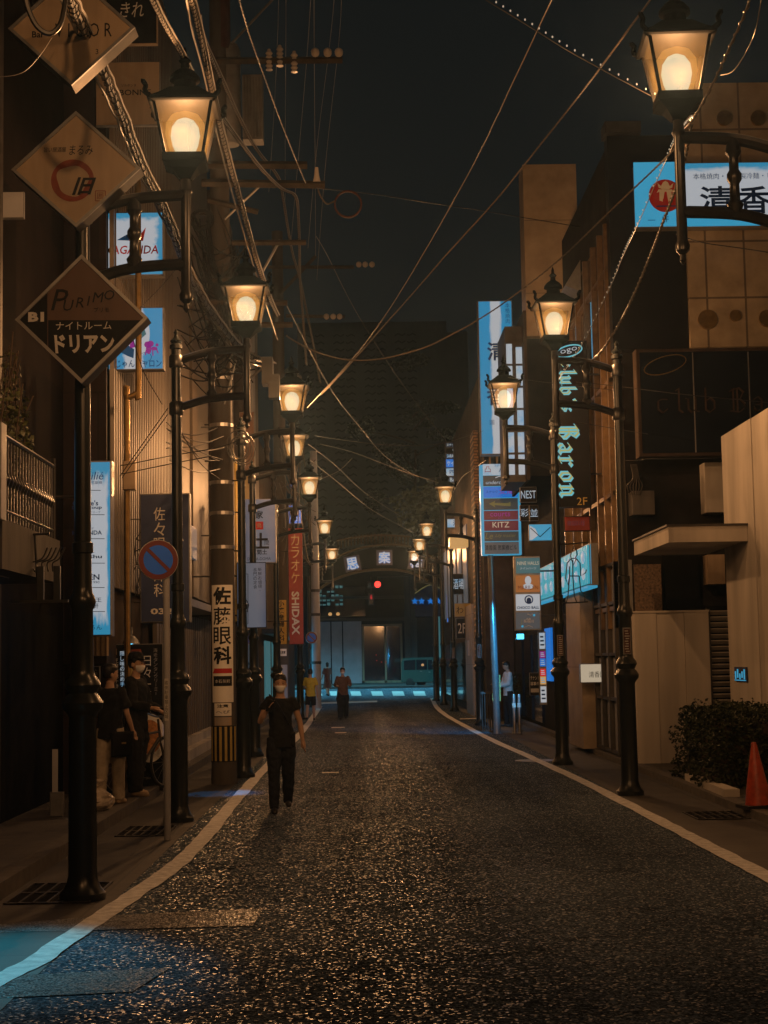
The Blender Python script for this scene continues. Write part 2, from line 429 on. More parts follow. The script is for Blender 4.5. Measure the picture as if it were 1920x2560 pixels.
# ------------------------------------------------------------------ ground
struct('ground', MB().poly([(-900, -60, -.03), (900, -60, -.03), (900, 900, -.03), (-900, 900, -.03)]), 'wall_dark')
struct('road', MB().poly([(-70, -12, 0), (70, -12, 0), (70, 104, 0), (-70, 104, 0)]), 'asphalt')
struct('gutter_paving_left', MB().poly([(-2.75, -6, .004), (-1.88, -6, .004), (-1.88, 74, .004), (-2.75, 74, .004)]), 'gutter_stone')
struct('gutter_paving_right', MB().poly([(3.18, -6, .004), (4.1, -6, .004), (4.1, 74, .004), (3.18, 74, .004)]), 'gutter_stone')
struct('pavement_left', MB().poly([(-9, -6, .13), (-2.9, -6, .13), (-2.9, 73, .13), (-9, 73, .13)]), 'sidewalk_paving')
struct('kerb_left', MB().box(-2.9, -2.75, -6, 73, -.02, .132), 'kerb_stone')
struct('pavement_right', MB().poly([(4.25, -6, .09), (14, -6, .09), (14, 73, .09), (4.25, 73, .09)]), 'sidewalk_paving')
struct('kerb_right', MB().box(4.1, 4.25, -6, 73, -.02, .093), 'kerb_stone')
struct('pavement_far', MB().box(-60, 60, 98, 118, -.02, .14), 'concrete_dark')
def strip(px, w, z=.010, jit=.010):
    c = smooth_path([gnd(*p, z=0) for p in px], 5); mb = MB(); vs = []
    for i, p in enumerate(c):
        d = (c[min(i + 1, len(c) - 1)] - c[max(i - 1, 0)]); d.z = 0; d.normalize(); nrm = Vector((d.y, -d.x, 0))
        vs += [(p + nrm * (w / 2 + random.uniform(-jit, jit))), (p - nrm * (w / 2 + random.uniform(-jit, jit)))]
    vs = [(v.x, v.y, z) for v in vs]
    return mb.add(vs, [(2 * i, 2 * i + 1, 2 * i + 3, 2 * i + 2) for i in range(len(c) - 1)])
LINE_L = [(-150, 2540), (0, 2452), (87, 2407), (174, 2347), (260, 2290), (318, 2250), (376, 2211), (434, 2170), (480, 2128), (523, 2082), (567, 2027), (606, 1983), (636, 1949), (668, 1917), (700, 1885), (740, 1847), (769, 1812), (787, 1786), (801, 1766)]
LINE_R = [(2050, 2275), (1920, 2195), (1816, 2140), (1729, 2095), (1643, 2050), (1527, 1990), (1440, 1946), (1365, 1912), (1307, 1885), (1249, 1860), (1191, 1831), (1145, 1806), (1110, 1785), (1090, 1766), (1080, 1746)]
struct('road_edge_line_left', strip(LINE_L, .17), 'line_paint')
struct('road_edge_line_right', strip(LINE_R, .17), 'line_paint')
def mark(px, z=.010): return [(*gnd(x, y).xy, z) for x, y in px]
struct('stop_line', MB().poly(mark([(792, 1761), (943, 1756), (943, 1752), (792, 1757)])), 'line_paint')
mb = MB()
for x0, x1 in ((772, 804), (824, 853), (876, 902), (928, 957), (980, 1010), (1033, 1063), (1086, 1116)):
    mb.poly(mark([(x0 + 3, 1740), (x1 + 2, 1740), (x1 - 2, 1728.5), (x0 - 1, 1728.5)]))
struct('crosswalk_marking', mb, 'line_paint')
# resurfaced trench patches and small worn marks
mb = MB()
mb.poly(mark([(-60, 2335), (420, 2322), (632, 2316), (660, 2272), (250, 2292), (-60, 2318)], .006))
mb.poly(mark([(-60, 2500), (330, 2482), (425, 2422), (60, 2440), (-60, 2452)], .006))
struct('road_patches', mb, 'patch_asphalt')
mb = MB()
for x, y, w in ((826, 1932, 42), (845, 1819, 33), (852, 1832, 28), (1172, 1797, 45)):
    mb.poly(mark([(x - w / 2, y + 1.6), (x + w / 2, y + .6), (x + w / 2, y - 1.2), (x - w / 2, y - .4)], .006))
struct('worn_road_marks', mb, 'line_paint')
def grate(label, cx, cy, L, Wd, group='drain grates in the gutters', rows=7):
    t = thing('drain_grate', label, 'drain grate', (cx, cy, .006), 0, group)
    MB().poly([(-Wd / 2, -L / 2, 0), (Wd / 2, -L / 2, 0), (Wd / 2, L / 2, 0), (-Wd / 2, L / 2, 0)]).build('pit_shade', 'void', t)  # black sheet standing in for the shade below the bars
    m = MB()
    for i in range(rows):
        x = -Wd / 2 + Wd * i / (rows - 1)
        m.box(x - .009, x + .009, -L / 2, L / 2, .001, .012)
    for y in (-L / 2, -.02, L / 2 - .04): m.box(-Wd / 2, Wd / 2, y, y + .04, .002, .010)
    m.build('bars', 'dark_steel', t)
grate('steel drain grate beside the foot of the post carrying three diamond signs', -2.36, 12.55, 1.1, .62)
grate('steel drain grate behind the grey pole of the round blue no parking sign', -2.3, 17.0, 1.0, .5)
grate('steel drain grate in the gutter near the orange traffic cone', 3.78, 17.5, .85, .55)
t = thing('manhole_cover', 'round metal cover beside the white line at the right-hand edge of the road', 'manhole cover', gnd(1340, 1902))
MB().lathe([(.36, 0), (.36, .008), (.33, .009), (.05, .010)], n=28).build('lid', 'frame_grey', t)
# ------------------------------------------------------------------ street lamps
def make_lamp(sgn, ax=.8, ay=0.0):
    t = thing('street_lamp', 'street lamp', 'street lamp')
    prof = [(.17, 0), (.17, .05), (.135, .09), (.115, .14), (.108, .18), (.103, 1.33), (.115, 1.36), (.15, 1.40), (.155, 1.44), (.13, 1.48), (.105, 1.51), (.12, 1.54), (.135, 1.57), (.12, 1.61),
            (.092, 1.64), (.085, 1.68), (.078, 2.13), (.09, 2.15), (.102, 2.19), (.09, 2.23), (.075, 2.26), (.07, 2.30), (.066, 2.55), (.08, 2.56), (.08, 2.63), (.064, 2.64), (.055, 5.12), (.07, 5.14), (.07, 5.2),
            (.055, 5.22), (.055, 5.3), (.075, 5.31), (.075, 5.35), (.05, 5.37), (.07, 5.4), (.03, 5.44), (.02, 5.47), (.03, 5.5), (.004, 5.54)]
    MB().lathe(prof, n=28, flute=.07, z0=.17, z1=1.34).build('post', 'green_metal', t, smooth=35)
    br = MB()
    for z, d in ((4.68, .08), (5.22, .08)):
        br.tube(smooth_path([(0, 0, z - .06), (sgn * ax * .45, ay * .45, z + d * .6), (sgn * ax, ay, z + d)], 6), [.045] * 12 + [.034], 8)
        br.lathe([(.075, z - .13), (.082, z - .11), (.082, z + .0), (.07, z + .02)], 0, 0, 16)
    br.lathe([(.045, 4.74), (.062, 4.80), (.04, 4.83), (.036, 4.95), (.055, 4.98), (.055, 5.02), (.036, 5.05), (.036, 5.14), (.06, 5.18), (.045, 5.27)], sgn * ax * .5, ay * .5, 14)
    x, y = sgn * ax, ay
    br.lathe([(.004, 4.38), (.026, 4.41), (.02, 4.45), (.05, 4.48), (.055, 4.52), (.04, 4.55), (.038, 5.30), (.052, 5.33), (.04, 5.37), (.04, 5.46)], x, y, 14)
    br.build('bracket', 'black_metal', t, smooth=35)
    la = MB(); q = math.sqrt(2)
    la.lathe([(.045 * q, 5.42), (.06 * q, 5.44), (.10 * q, 5.49), (.165 * q, 5.53), (.165 * q, 5.59)], x, y, 4, sq=True)
    for a, b in ((1, 1), (1, -1), (-1, 1), (-1, -1)):
        la.tube([(x + a * .140, y + b * .140, 5.55), (x + a * .222, y + b * .222, 5.98)], .016, 4)
        la.tube(smooth_path([(x + a * .22, y + b * .22, 5.99), (x + a * .28, y + b * .28, 6.02), (x + a * .275, y + b * .275, 6.07), (x + a * .305, y + b * .305, 6.11)], 3), [.02] * 9 + [.004], 5)
    la.lathe([(.25 * q, 5.965), (.268 * q, 5.975), (.268 * q, 5.995), (.19 * q, 6.05), (.11 * q, 6.12)], x, y, 4, sq=True)
    la.lathe([(.09, 6.10), (.085, 6.19), (.12, 6.20), (.115, 6.23), (.08, 6.27), (.035, 6.30), (.03, 6.34), (.05, 6.36), (.02, 6.39), (.018, 6.43), (.004, 6.47)], x, y, 16)
    la = la.build('lantern', 'lantern_metal', t)
    g = MB(); lo, hi = .136, .217
    for (a, b) in (((-1, -1), (1, -1)), ((1, -1), (1, 1)), ((1, 1), (-1, 1)), ((-1, 1), (-1, -1))):
        g.poly([(x + a[0] * lo, y + a[1] * lo, 5.59), (x + b[0] * lo, y + b[1] * lo, 5.59), (x + b[0] * hi, y + b[1] * hi, 5.965), (x + a[0] * hi, y + a[1] * hi, 5.965)])
    g.build('glass', 'lantern_glass', la)
    MB().lathe([(.09, 5.60), (.118, 5.64), (.138, 5.70), (.156, 5.78), (.15, 5.86), (.11, 5.92), (.04, 5.95)], x, y, 24).build('globe', 'globe_glow', la, smooth=True)
    MB().lathe([(.05, 5.61), (.075, 5.63), (.10, 5.69), (.115, 5.76), (.105, 5.83), (.07, 5.88), (.03, 5.90)], x, y, 24).build('bulb', 'bulb_core', la, smooth=True)
    ld = bpy.data.lights.new('lamp_light', 'POINT'); ld.energy = LAMP_W; ld.color = LAMP_COL; ld.shadow_soft_size = .055
    lo_ = bpy.data.objects.new('lamp_light', ld); C.objects.link(lo_); lo_.parent = t; lo_.location = (x, y, 5.75)
    return t
LG = 'twin rows of old style street lamps'
left = [(-2.13, 12.2, 'lit lantern lamp on the post that carries three diamond signs'),
        (-2.08, 18.0, 'lit lantern lamp whose post stands right behind the no parking sign'),
        (-1.85, 24.6, 'lit lantern lamp whose post is half hidden behind the eye clinic pole'),
        (-2.05, 30.0, 'lit lantern lamp on the dark post right behind the walking woman'),
        (-2.0, 37.0, 'lit lantern lamp on a teal tinted post just before the red karaoke banner'),
        (-1.93, 48.5, 'lit lantern lamp on the dark post beside the person in a yellow shirt'),
        (-1.95, 61.0, 'lit lantern lamp nearest the arch on the side of the eye clinic pole'),
        (-2.13, 5.6, 'lit lantern lamp before the first diamond sign post, out of the frame')]
right = [(3.22, 11.6, 'biggest lit lantern lamp in front of the yakiniku sign band with a bull'),
         (3.32, 20.3, 'lit lantern lamp on the fluted post in front of the dark glass signboard'),
         (3.2, 26.2, 'lit lantern lamp in front of the tall cyan yakiniku sign'),
         (3.02, 42.0, 'lit lantern lamp low beside the narrow stack of blue snack bar signs'),
         (2.98, 53.5, 'highest of the three close lit lantern lamps beside the arch lettering'),
         (2.98, 60.5, 'middle one of the three close lit lantern lamps beside the arch'),
         (2.98, 67.0, 'lowest of the three close lit lantern lamps overlapping the arch lettering'),
         (3.2, 4.2, 'lit lantern lamp before the biggest lantern, out of the frame')]
pl = make_lamp(1); pr = make_lamp(-1)
for rows, proto in ((left, pl), (right, pr)):
    for i, (x, y, lab) in enumerate(rows):
        o = proto if i == 0 else copy_tree(proto)
        o.location = (x, y, .004); tag(o, lab, 'street lamp', LG)
        o.rotation_euler.z = random.uniform(-.06, .06); o.scale.z = (1.057 if i == 0 else 1.045) if proto is pr else (1.015 if i == 0 else 1.0)
# notice plates strapped to three posts
def plate(x, y, z, label):
    t = thing('notice_plate', label, 'notice plate', (x, y - .115, z), 0, 'metal plates on the lamp posts')
    MB().cbox(-.05, .05, 0, .03, -.17, .17, .006).build('frame', 'frame_grey', t)
    MB().poly([(-.04, -.003, -.155), (.04, -.003, -.155), (.04, -.003, .155), (-.04, -.003, .155)]).build('face_panel', 'rust_red', t)
    m = MB()
    for i in range(9): m.box(-.032 + random.uniform(0, .02), .034 - random.uniform(0, .02), -.006, -.004, .12 - i * .032, .133 - i * .032)
    m.build('lettering', 'ink_grey', t)
plate(3.32, 20.3, 1.93, 'weathered notice plate on the post before the beige garden wall')
plate(3.2, 26.2, 1.93, 'weathered notice plate on the post with shop front behind it')
plate(3.02, 42.0, 1.93, 'weathered notice plate on the nearer thin post by the leaning pole')
plate(2.98, 53.5, 1.93, 'weathered notice plate on the farther thin post by the leaning pole')
# ------------------------------------------------------------------ buildings, left side
b = thing('stone_clad_building', 'dark brown stone clad building with a railed balcony at the left edge', 'building')
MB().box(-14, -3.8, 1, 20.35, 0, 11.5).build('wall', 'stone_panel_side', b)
MB().box(-14, -3.74, 1, 20.4, 11.5, 11.75).build('parapet', 'wall_dark', b)
MB().box(-3.83, -3.785, 9, 19.9, .13, 2.35).build('doorway', 'void', b)  # thin dark slab painted for the shade inside the entrance recess
bal = MB().box(-3.8, -3.0, 13.35, 15.9, 2.56, 2.64).box(-3.12, -3.0, 13.35, 15.9, 2.64, 2.98).box(-3.8, -3.12, 15.78, 15.9, 2.64, 2.98).build('balcony', 'concrete_dark', b)
rl = MB()
rl.tube([(-3.06, 13.4, 3.72), (-3.06, 15.85, 3.72)], .022, 6); rl.tube([(-3.06, 13.4, 3.08), (-3.06, 15.85, 3.08)], .014, 6)
for i in range(20):
    y = 13.45 + i * .122
    rl.tube([(-3.06, y, 2.98), (-3.06, y, 3.3), (-3.045, y, 3.36), (-3.06, y, 3.42), (-3.06, y, 3.72)], [.009, .009, .018, .009, .009], 5)
rl.tube([(-3.06, 15.85, 2.98), (-3.06, 15.85, 3.8)], .025, 6)
rl.build('railing', 'black_metal', bal)
MB().tube([(-3.72, 16.3, .2), (-3.72, 16.3, 6.6), (-3.72, 16.3, 11.4)], .05, 8).build('drainpipe', 'dark_steel', b)
t = thing('wall_bracket_shelf', 'black wrought iron shelf bracket in front of the concrete balcony edge', 'bracket', (-2.9, 14.6, 2.2))
m = MB().box(-.30, .22, -.02, .02, .12, .145).box(-.06, .0, -.02, .02, .145, .45).box(.09, .15, -.02, .02, .145, .45)
for k in range(5): m.tube(smooth_path([(-.08 + k * .04, 0, .4), (-.12 + k * .05, 0, .48), (-.02 + k * .04, 0, .52), (.03 + k * .04, 0, .62)], 4), .008, 5)
m.tube([(-.5, 0, .72), (.05, 0, .75)], .012, 6).tube([(-.05, 0, .12), (-.09, .02, .75)], .01, 5)
m.build('ironwork', 'black_metal', t)
t = thing('entrance_awning', 'beige cloth awning corner with a hanging weighted cord at the dark entrance', 'awning', (-3.6, 14.2, 2.6))
MB().add([(-.4, -.6, .22), (-.4, .5, .22), (.36, -.6, -.02), (.36, .5, -.02), (-.4, -.6, .18), (-.4, .5, .18), (.36, -.6, -.05), (.36, .5, -.05)],
         [(0, 2, 3, 1), (4, 5, 7, 6), (0, 4, 6, 2), (1, 3, 7, 5), (2, 6, 7, 3)]).build('canopy', 'sign_beige', t)
MB().tube([(.30, -.55, -.04), (.30, -.55, -.80)], .011, 6).build('cord', 'frame_grey', t)
MB().cbox(.26, .34, -.59, -.51, -.92, -.78, .01).build('weight', 'concrete_dark', t)
# planting on the balcony
def leafy(mb, c, rx, ry, rz, n, s, hole=.25):
    for _ in range(n):
        while True:
            p = Vector((random.uniform(-1, 1), random.uniform(-1, 1), random.uniform(-1, 1)))
            if hole < p.length < 1: break
        q = Vector((c[0] + p.x * rx, c[1] + p.y * ry, c[2] + p.z * rz))
        e = Euler((random.uniform(0, 6.3), random.uniform(-.9, .9), random.uniform(0, 6.3))).to_matrix(); k = s * random.uniform(.6, 1.3)
        mb.add([q + e @ Vector(v) * k for v in ((-.5, 0, 0), (-.15, .28, .05), (.5, 0, -.08), (-.15, -.28, .05))], [(0, 1, 2, 3)])
for i, (y, z, lab) in enumerate(((15.2, 3.7, 'bushy plant with thin arching stems behind the balcony railing'), (14.3, 3.3, 'low leafy plant trailing through the balcony railing bars'), (16.5, 4.3, 'tall straggly climber growing up the dark stone wall beside the balcony'))):
    t = thing('balcony_plant', lab, 'plant', (-3.35 if i < 2 else -3.68, y, z - .7), 0, 'plants on the balcony')
    m = MB(); leafy(m, (0, 0, .7), .22, .55, .75 if i != 1 else .4, 420, .075); m.build('foliage', 'leaf', t)
    m = MB()
    for k in range(9):
        a = random.uniform(-.5, .5); m.tube(smooth_path([(0, a * .3, -.0), (random.uniform(-.1, .1), a * .7, .7), (random.uniform(-.2, .2), a, random.uniform(1.1, 1.6))], 4), .007, 4)
    m.build('stem', 'bark', t)

b = thing('corrugated_building', 'tall building with ribbed beige metal cladding on the left', 'building')
MB().box(-14, -3.32, 20.55, 34, 0, 13).build('wall', 'wall_brown', b)
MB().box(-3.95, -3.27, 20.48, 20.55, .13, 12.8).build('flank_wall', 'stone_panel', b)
m = MB(); pts = []
y = 20.75
while y < 27.4: pts += [(-3.27, y), (-3.215, y + .03), (-3.215, y + .11), (-3.27, y + .14)]; y += .2
for z0, z1 in ((2.75, 12.9),):
    vs = [(x, q, z0) for x, q in pts] + [(x, q, z1) for x, q in pts]; n = len(pts)
    m.add(vs, [(i, i + 1, i + 1 + n, i + n) for i in range(n - 1)])
m.build('metal_cladding', 'corrugated', b)
m = MB()
for y0, y1, x in ((27.45, 28.9, -3.22), (28.95, 30.3, -3.25), (30.35, 31.4, -3.2), (31.45, 33.95, -3.24)): m.box(-3.3, x, y0, y1, 3.0, 12.9)
m.build('panel_cladding', 'panel_cream', b)
m = MB(); pts = []; y = 24.8
while y < 33.8: pts += [(-3.25, y), (-3.19, y + .05), (-3.19, y + .26), (-3.25, y + .31)]; y += .34
n = len(pts); m.add([(x, q, .3) for x, q in pts] + [(x, q, 2.62) for x, q in pts], [(i, i + 1, i + 1 + n, i + n) for i in range(n - 1)])
m.build('folding_shutter', 'panel_cream', b)
MB().box(-3.3, -2.75, 24.2, 33.9, 2.66, 2.78).build('canopy', 'frame_grey', b)
MB().box(-3.3, -2.92, 26.0, 33.2, .13, .30).box(-3.3, -3.08, 26.0, 33.2, .30, .44).build('step', 'concrete', b)
wn = MB().box(-3.3, -3.16, 29.0, 30.6, 3.7, 4.3).build('window', 'lit_dimgrey', b); wn['label'] = 'small lit upper window with a blue tint'
dp = MB().tube(smooth_path([(-2.98, 20.3, .2), (-2.98, 20.3, 4.9), (-2.98, 20.3, 5.12), (-2.86, 20.3, 5.2), (-2.83, 20.3, 5.36), (-2.83, 20.3, 8)], 4), .04, 10).build('drainpipe', 'brass', b)
MB().cbox(-3.02, -2.86, 20.2, 20.34, 3.95, 4.32).build('meter_box', 'sign_beige', b)

b = thing('cream_building', 'narrow cream building with pale pilasters behind the eye clinic pole', 'building')
MB().box(-14, -3.05, 34.1, 46, 0, 12).build('wall', 'wall_brown', b)
for y0, y1, x in ((34.2, 37.5, -2.98), (43.6, 45.2, -2.9)): MB().box(-3.1, x, y0, y1, 3.2, 12).build('pilaster', 'panel_cream', b)
MB().box(-3.1, -2.86, 42.2, 43.4, 2.6, 11).build('white_pilaster', 'sign_grey', b)
MB().box(-3.1, -2.95, 37.6, 42, 2.7, 6.6).build('shutter_panel', 'sign_ochre', b)
for y in (35, 38.6, 41): MB().box(-3.1, -2.99, y, y + 1.6, .3, 2.5).build('window', 'glass_dark', b)
b = thing('dark_shop_building', 'low dark building with lit shopfronts beyond the red karaoke banner', 'building')
MB().box(-14, -3.1, 46.2, 72, 0, 8.5).build('wall', 'wall_brown', b)
for y in (50, 54, 58, 62.5): MB().box(-3.12, -3.05, y, y + 2.6, .4, 2.4).build('shop_window', 'shop_glow' if y > 55 else 'lit_teal', b)
MB().box(-3.1, -2.6, 49, 66, 2.6, 2.75).build('canopy', 'dark_steel', b)

# ------------------------------------------------------------------ buildings, right side
b = thing('porthole_building', 'beige tiled building with round porthole windows above the dark glass signboard', 'building')
MB().box(4.28, 14, 26.3, 33, 0, 10.4).build('wall', 'wall_dark', b)
MB().box(5.46, 14, 25.9, 26.3, 6.78, 11.25).build('tiled_front', 'beige_tile', b)
MB().box(4.2, 5.46, 26.0, 26.3, 6.78, 10.4).build('recess_shade', 'sign_black', b)  # black slab painted for the shade of an open recess
MB().box(4.15, 4.75, 25.85, 26.3, 10.4, 10.6).build('cornice', 'dark_steel', b)
for px, py, r in ((1810, 297, .105), (1895, 297, .105), (1768, 800, .135), (1837, 790, .07), (1918, 797, .12)):
    c = at(px, py, 25.9); m = MB()
    m.lathe([(r, 0), (r + .025, .0), (r + .025, .05), (r, .05)], 0, 0, 28)
    w = m.build('porthole', 'brass', b); w.location = c; w.rotation_euler = (R(90), 0, 0)
    g = MB().lathe([(r, .0), (r, .02)], 0, 0, 28).build('glass', 'glass_dark', w)
m = MB()
for y in (26.35, 27.1, 27.9, 28.9, 30.0, 31.2, 32.5): m.box(4.15, 4.28, y, y + .09, 2.2, 9.0)
for z in (2.5, 4.4, 6.3, 8.2): m.box(4.17, 4.28, 26.35, 32.6, z, z + .07)
m.build('window_frame', 'bronze_frame', b)
MB().box(4.24, 4.28, 26.35, 32.6, 2.2, 9.0).build('side_glazing', 'glass_dark', b)
for y0, y1, z0, z1 in ((28.0, 28.35, 7.0, 8.1), (30.1, 30.4, 6.9, 8.1), (29.0, 29.15, 4.6, 6.2)): MB().box(4.19, 4.235, y0, y1, z0, z1).build('lit_window_strip', 'lit_cyan', b)
m = MB().add([(4.15, 29.2, 8.5), (4.15, 30.6, 8.5), (3.85, 29.2, 8.62), (3.85, 30.6, 8.62), (4.15, 29.2, 9.1), (4.15, 30.6, 9.1)], [(0, 1, 3, 2), (2, 3, 5, 4), (0, 2, 4), (1, 5, 3)])
m.build('hopper_window', 'steel', b)
MB().box(3.93, 4.28, 29.0, 31, .09, 3.6).build('column', 'beige_panel', b)
m = MB()
for y in (26.35, 27.15, 27.95, 28.75): m.box(4.14, 4.28, y, y + .07, .12, 3.3)
for z in (.12, 1.0, 1.75, 2.6, 3.25): m.box(4.15, 4.28, 26.4, 28.8, z, z + .05)
m.build('door_frame', 'dark_steel', b)
MB().box(4.22, 4.26, 26.4, 28.8, .15, 1.72).build('door_pane', 'shutter_grey', b)
MB().box(4.22, 4.26, 26.4, 28.8, 1.78, 3.2).build('upper_pane', 'wall_grey', b)
for i, (x0, x1, z0, z1, mt) in enumerate(((4.42, 4.78, 4.03, 4.42, 'concrete_dark'), (5.62, 5.92, 4.05, 4.87, 'concrete'), (5.62, 5.90, 2.88, 3.36, 'sign_beige'), (4.42, 4.86, 2.3, 3.22, 'pebble'), (4.3, 4.39, 2.3, 3.3, 'frame_grey'))):
    MB().box(x0, x1, 25.9 + .02 * i, 26.3, z0, z1).build('wall_panel' if i < 3 else ('pebble_panel' if i == 3 else 'edge_trim'), mt, b)
MB().box(4.95, 5.5, 26.1, 26.29, 2.2, 3.4).build('entrance_shade', 'void', b)  # dark slab in place of the shaded depth of the entrance
m = MB()
for k in range(6): m.tube(smooth_path([(4.38 + k * .03, 25.85, 4.35), (4.33 + k * .05, 25.85, 4.5), (4.43 + k * .02, 25.85, 4.62), (4.4 + k * .02, 25.85, 4.85)], 4), .008, 4)
m.build('ironwork', 'dark_steel', b)

w = thing('garden_wall', 'low beige concrete wall with vertical joints behind the fluted lamp post', 'wall')
m = MB()
for i, (x0, x1, y0) in enumerate(((4.2, 4.54, 24.78), (4.545, 4.97, 24.80), (4.975, 5.35, 24.78))): m.box(x0, x1, y0, 25.05, .09, 2.40)
m.build('wall_panels', 'concrete', w)
MB().box(4.18, 5.36, 24.76, 25.06, 2.40, 2.43).build('coping', 'concrete', w)
v = thing('louvre_screen', 'horizontal slat louvre screen between the garden wall and the concrete pier', 'louvre')
m = MB()
for i in range(20):
    z = .62 + i * .092; m.add([(5.38, 25.0, z), (5.84, 25.0, z), (5.84, 24.92, z + .055), (5.38, 24.92, z + .055), (5.38, 25.0, z - .012), (5.84, 25.0, z - .012), (5.84, 24.92, z + .04), (5.38, 24.92, z + .04)], [(0, 1, 2, 3), (3, 2, 6, 7), (4, 7, 6, 5)])
m.build('slats', 'concrete', v)
MB().box(5.36, 5.40, 24.88, 25.05, .5, 2.45).box(5.36, 5.86, 24.9, 25.05, .4, .6).build('frame', 'concrete_dark', v)
MB().box(5.38, 5.9, 25.04, 25.1, .4, 2.5).build('backing', 'void', v)
pr_ = thing('concrete_pier', 'tall blank concrete wall at the right edge carrying the flat canopy', 'wall')
m = MB()
for y0, y1, x in ((13, 17.0, 5.3), (17.03, 19.6, 5.29), (19.63, 21.4, 5.3), (21.43, 23.2, 5.29)): m.box(x, 6.4, y0, y1, .05, 4.92)
m.build('pier_wall', 'concrete', pr_)
cn = MB().box(4.2, 5.285, 21.8, 24.6, 3.28, 3.50).build('canopy', 'concrete', pr_)
MB().box(4.17, 5.285, 21.77, 24.6, 3.50, 3.525).build('roof_edge', 'dark_steel', cn)
t = thing('nameplate_sign', 'small blue lit nameplate fixed to the concrete pier', 'sign', (5.285, 22.45, 1.36))
MB().box(-.02, 0, -.35, .35, 0, .2).build('plate', 'sign_navy', t)
m = MB()
for i in range(5): m.box(-.026, -.021, -.28 + i * .13, -.22 + i * .13, .03 + .02 * (i % 2), .17 - .03 * (i % 3))
m.box(-.026, -.021, -.33, .33, .01, .022)
m.build('lettering', 'lit_cyan', t)

b = thing('blank_panel_building', 'dark building with a tall blank beige panel above the club sign', 'building')
MB().box(3.5, 14, 33.05, 45.5, 5.5, 8.9).box(4.25, 14, 33.05, 45.5, 0, 5.5).build('wall', 'wall_dark', b)
MB().box(3.5, 4.62, 32.75, 33.6, 8.4, 12.05).build('front_panel', 'beige_panel', b)
MB().box(3.44, 3.5, 32.8, 45, 5.4, 8.95).build('side_trim', 'wall_brown', b)
st = MB().box(3.08, 3.44, 33.2, 35, 5.4, 8.7).build('stair_tower', 'dark_steel', b)
m = MB()
for k in range(6):
    z0 = 5.55 + k * .47; z1 = z0 + .42
    m.box(3.10, 3.22, 33.17, 33.19, z0, z1); m.box(3.30, 3.43, 33.17, 33.19, z0, min(z1, 8.25))
m.build('lit_panes', 'lit_bluewhite', st)
for y0, y1, z0, z1 in ((34, 34.9, 2.0, 2.5), (36, 37.2, 1.2, 2.4)): MB().box(4.2, 4.26, y0, y1, z0, z1).build('lit_window_strip', 'lit_blue', b)
for i in range(3): MB().box(4.19, 4.26, 38 + i * 2.3, 39.6 + i * 2.3, .2, 2.3).build('door', 'glass_dark', b)
for i in range(4): MB().box(3.41, 3.45, 36 + i * 2.2, 37.2 + i * 2.2, 6.2, 7.6).build('window', 'glass_dark', b)
# lit fluted awning along the street side of the porthole building
t = thing('lit_awning', 'cyan lit ribbed awning box with round spot lights above the shop', 'awning', (3.90, 27.2, 2.95))
MB().box(-.02, .12, 0, 8.8, 0, .72).build('box', 'frame_grey', t)
m = MB(); pts = []
for i in range(44): pts += [(-.03, i * .2), (-.06, i * .2 + .05), (-.06, i * .2 + .15), (-.03, i * .2 + .2)]
n = len(pts); m.add([(x, y, .03) for x, y in pts] + [(x, y, .69) for x, y in pts], [(i, i + n, i + n + 1, i + 1) for i in range(n - 1)])
m.build('ribbed_panel', 'awning_glow', t)
MB().box(-.01, .0, -.012, -.002, .02, .7).build('end_panel', 'lit_cyan', t)
for z in (.22, .5):
    for i in range(9):
        y = .5 + i * .95; m = MB(); m.ball((-.07, y, z), .03, .15, .11, 10, 6)
        m.build('spot_light', 'lit_bluewhite', t, smooth=True)
MB().box(-.07, .1, 0, 8.8, -.04, -.002).build('under_light', 'lit_cyan', t)
b = thing('brick_building', 'narrow brick fronted bar building by the leaning signpost', 'building')
MB().box(3.5, 14, 46, 71, 0, 10).build('wall', 'wall_brown', b)
MB().box(3.36, 3.5, 47.2, 48.6, 0, 8.5).build('brick_pier', 'brick_warm', b)
MB().box(3.3, 3.5, 48.8, 52, 0, 3.4).build('cream_pier', 'beige_panel', b)
for i in range(5): MB().box(3.46, 3.49, 53 + i * 3.2, 55 + i * 3.2, 3.4, 6.2).build('window', 'lit_dimgrey', b)
MB().box(3.4, 3.49, 53, 69, .3, 2.3).build('shop_window', 'glass_dark', b)
MB().box(2.9, 3.5, 52.5, 53.5, 5.4, 5.75).build('lit_canopy', 'lit_warm', b)

# ------------------------------------------------------------------ the end of the street
b = thing('corner_shop_building', 'dark building closing the street with grey shutters and a glass entrance', 'building')
Ye = 112.0
def ex(px): return at(px, 1600, Ye).x
def ez(py, px=900): return at(px, py, Ye).z
MB().box(-30, 16, Ye + .4, Ye + 14, 0, ez(1395)).build('wall', 'wall_dark', b)
MB().box(ex(790), ex(1012), Ye + .1, Ye + .4, ez(1552), ez(1545)).box(ex(790), ex(1012), Ye + .1, Ye + .4, ez(1497), ez(1490)).build('ledge', 'dark_steel', b)
for i, (a, c) in enumerate(((794, 826), (829, 855), (858, 904))):
    MB().box(ex(a), ex(c), Ye + .15, Ye + .38, .14, ez(1553)).build('shutter', 'shutter_grey', b)
d = MB()
for a in (905, 961, 1001): d.box(ex(a), ex(a + 5), Ye + .05, Ye + .2, .14, ez(1563))
d.box(ex(905), ex(1006), Ye + .05, Ye + .2, ez(1566), ez(1561)).box(ex(905), ex(1006), Ye + .05, Ye + .2, .14, .3)
d = d.build('glass_door', 'sign_beige', b)
MB().box(ex(905), ex(1005), Ye + .21, Ye + .25, .14, ez(1563)).build('pane', 'glass_dark', d)
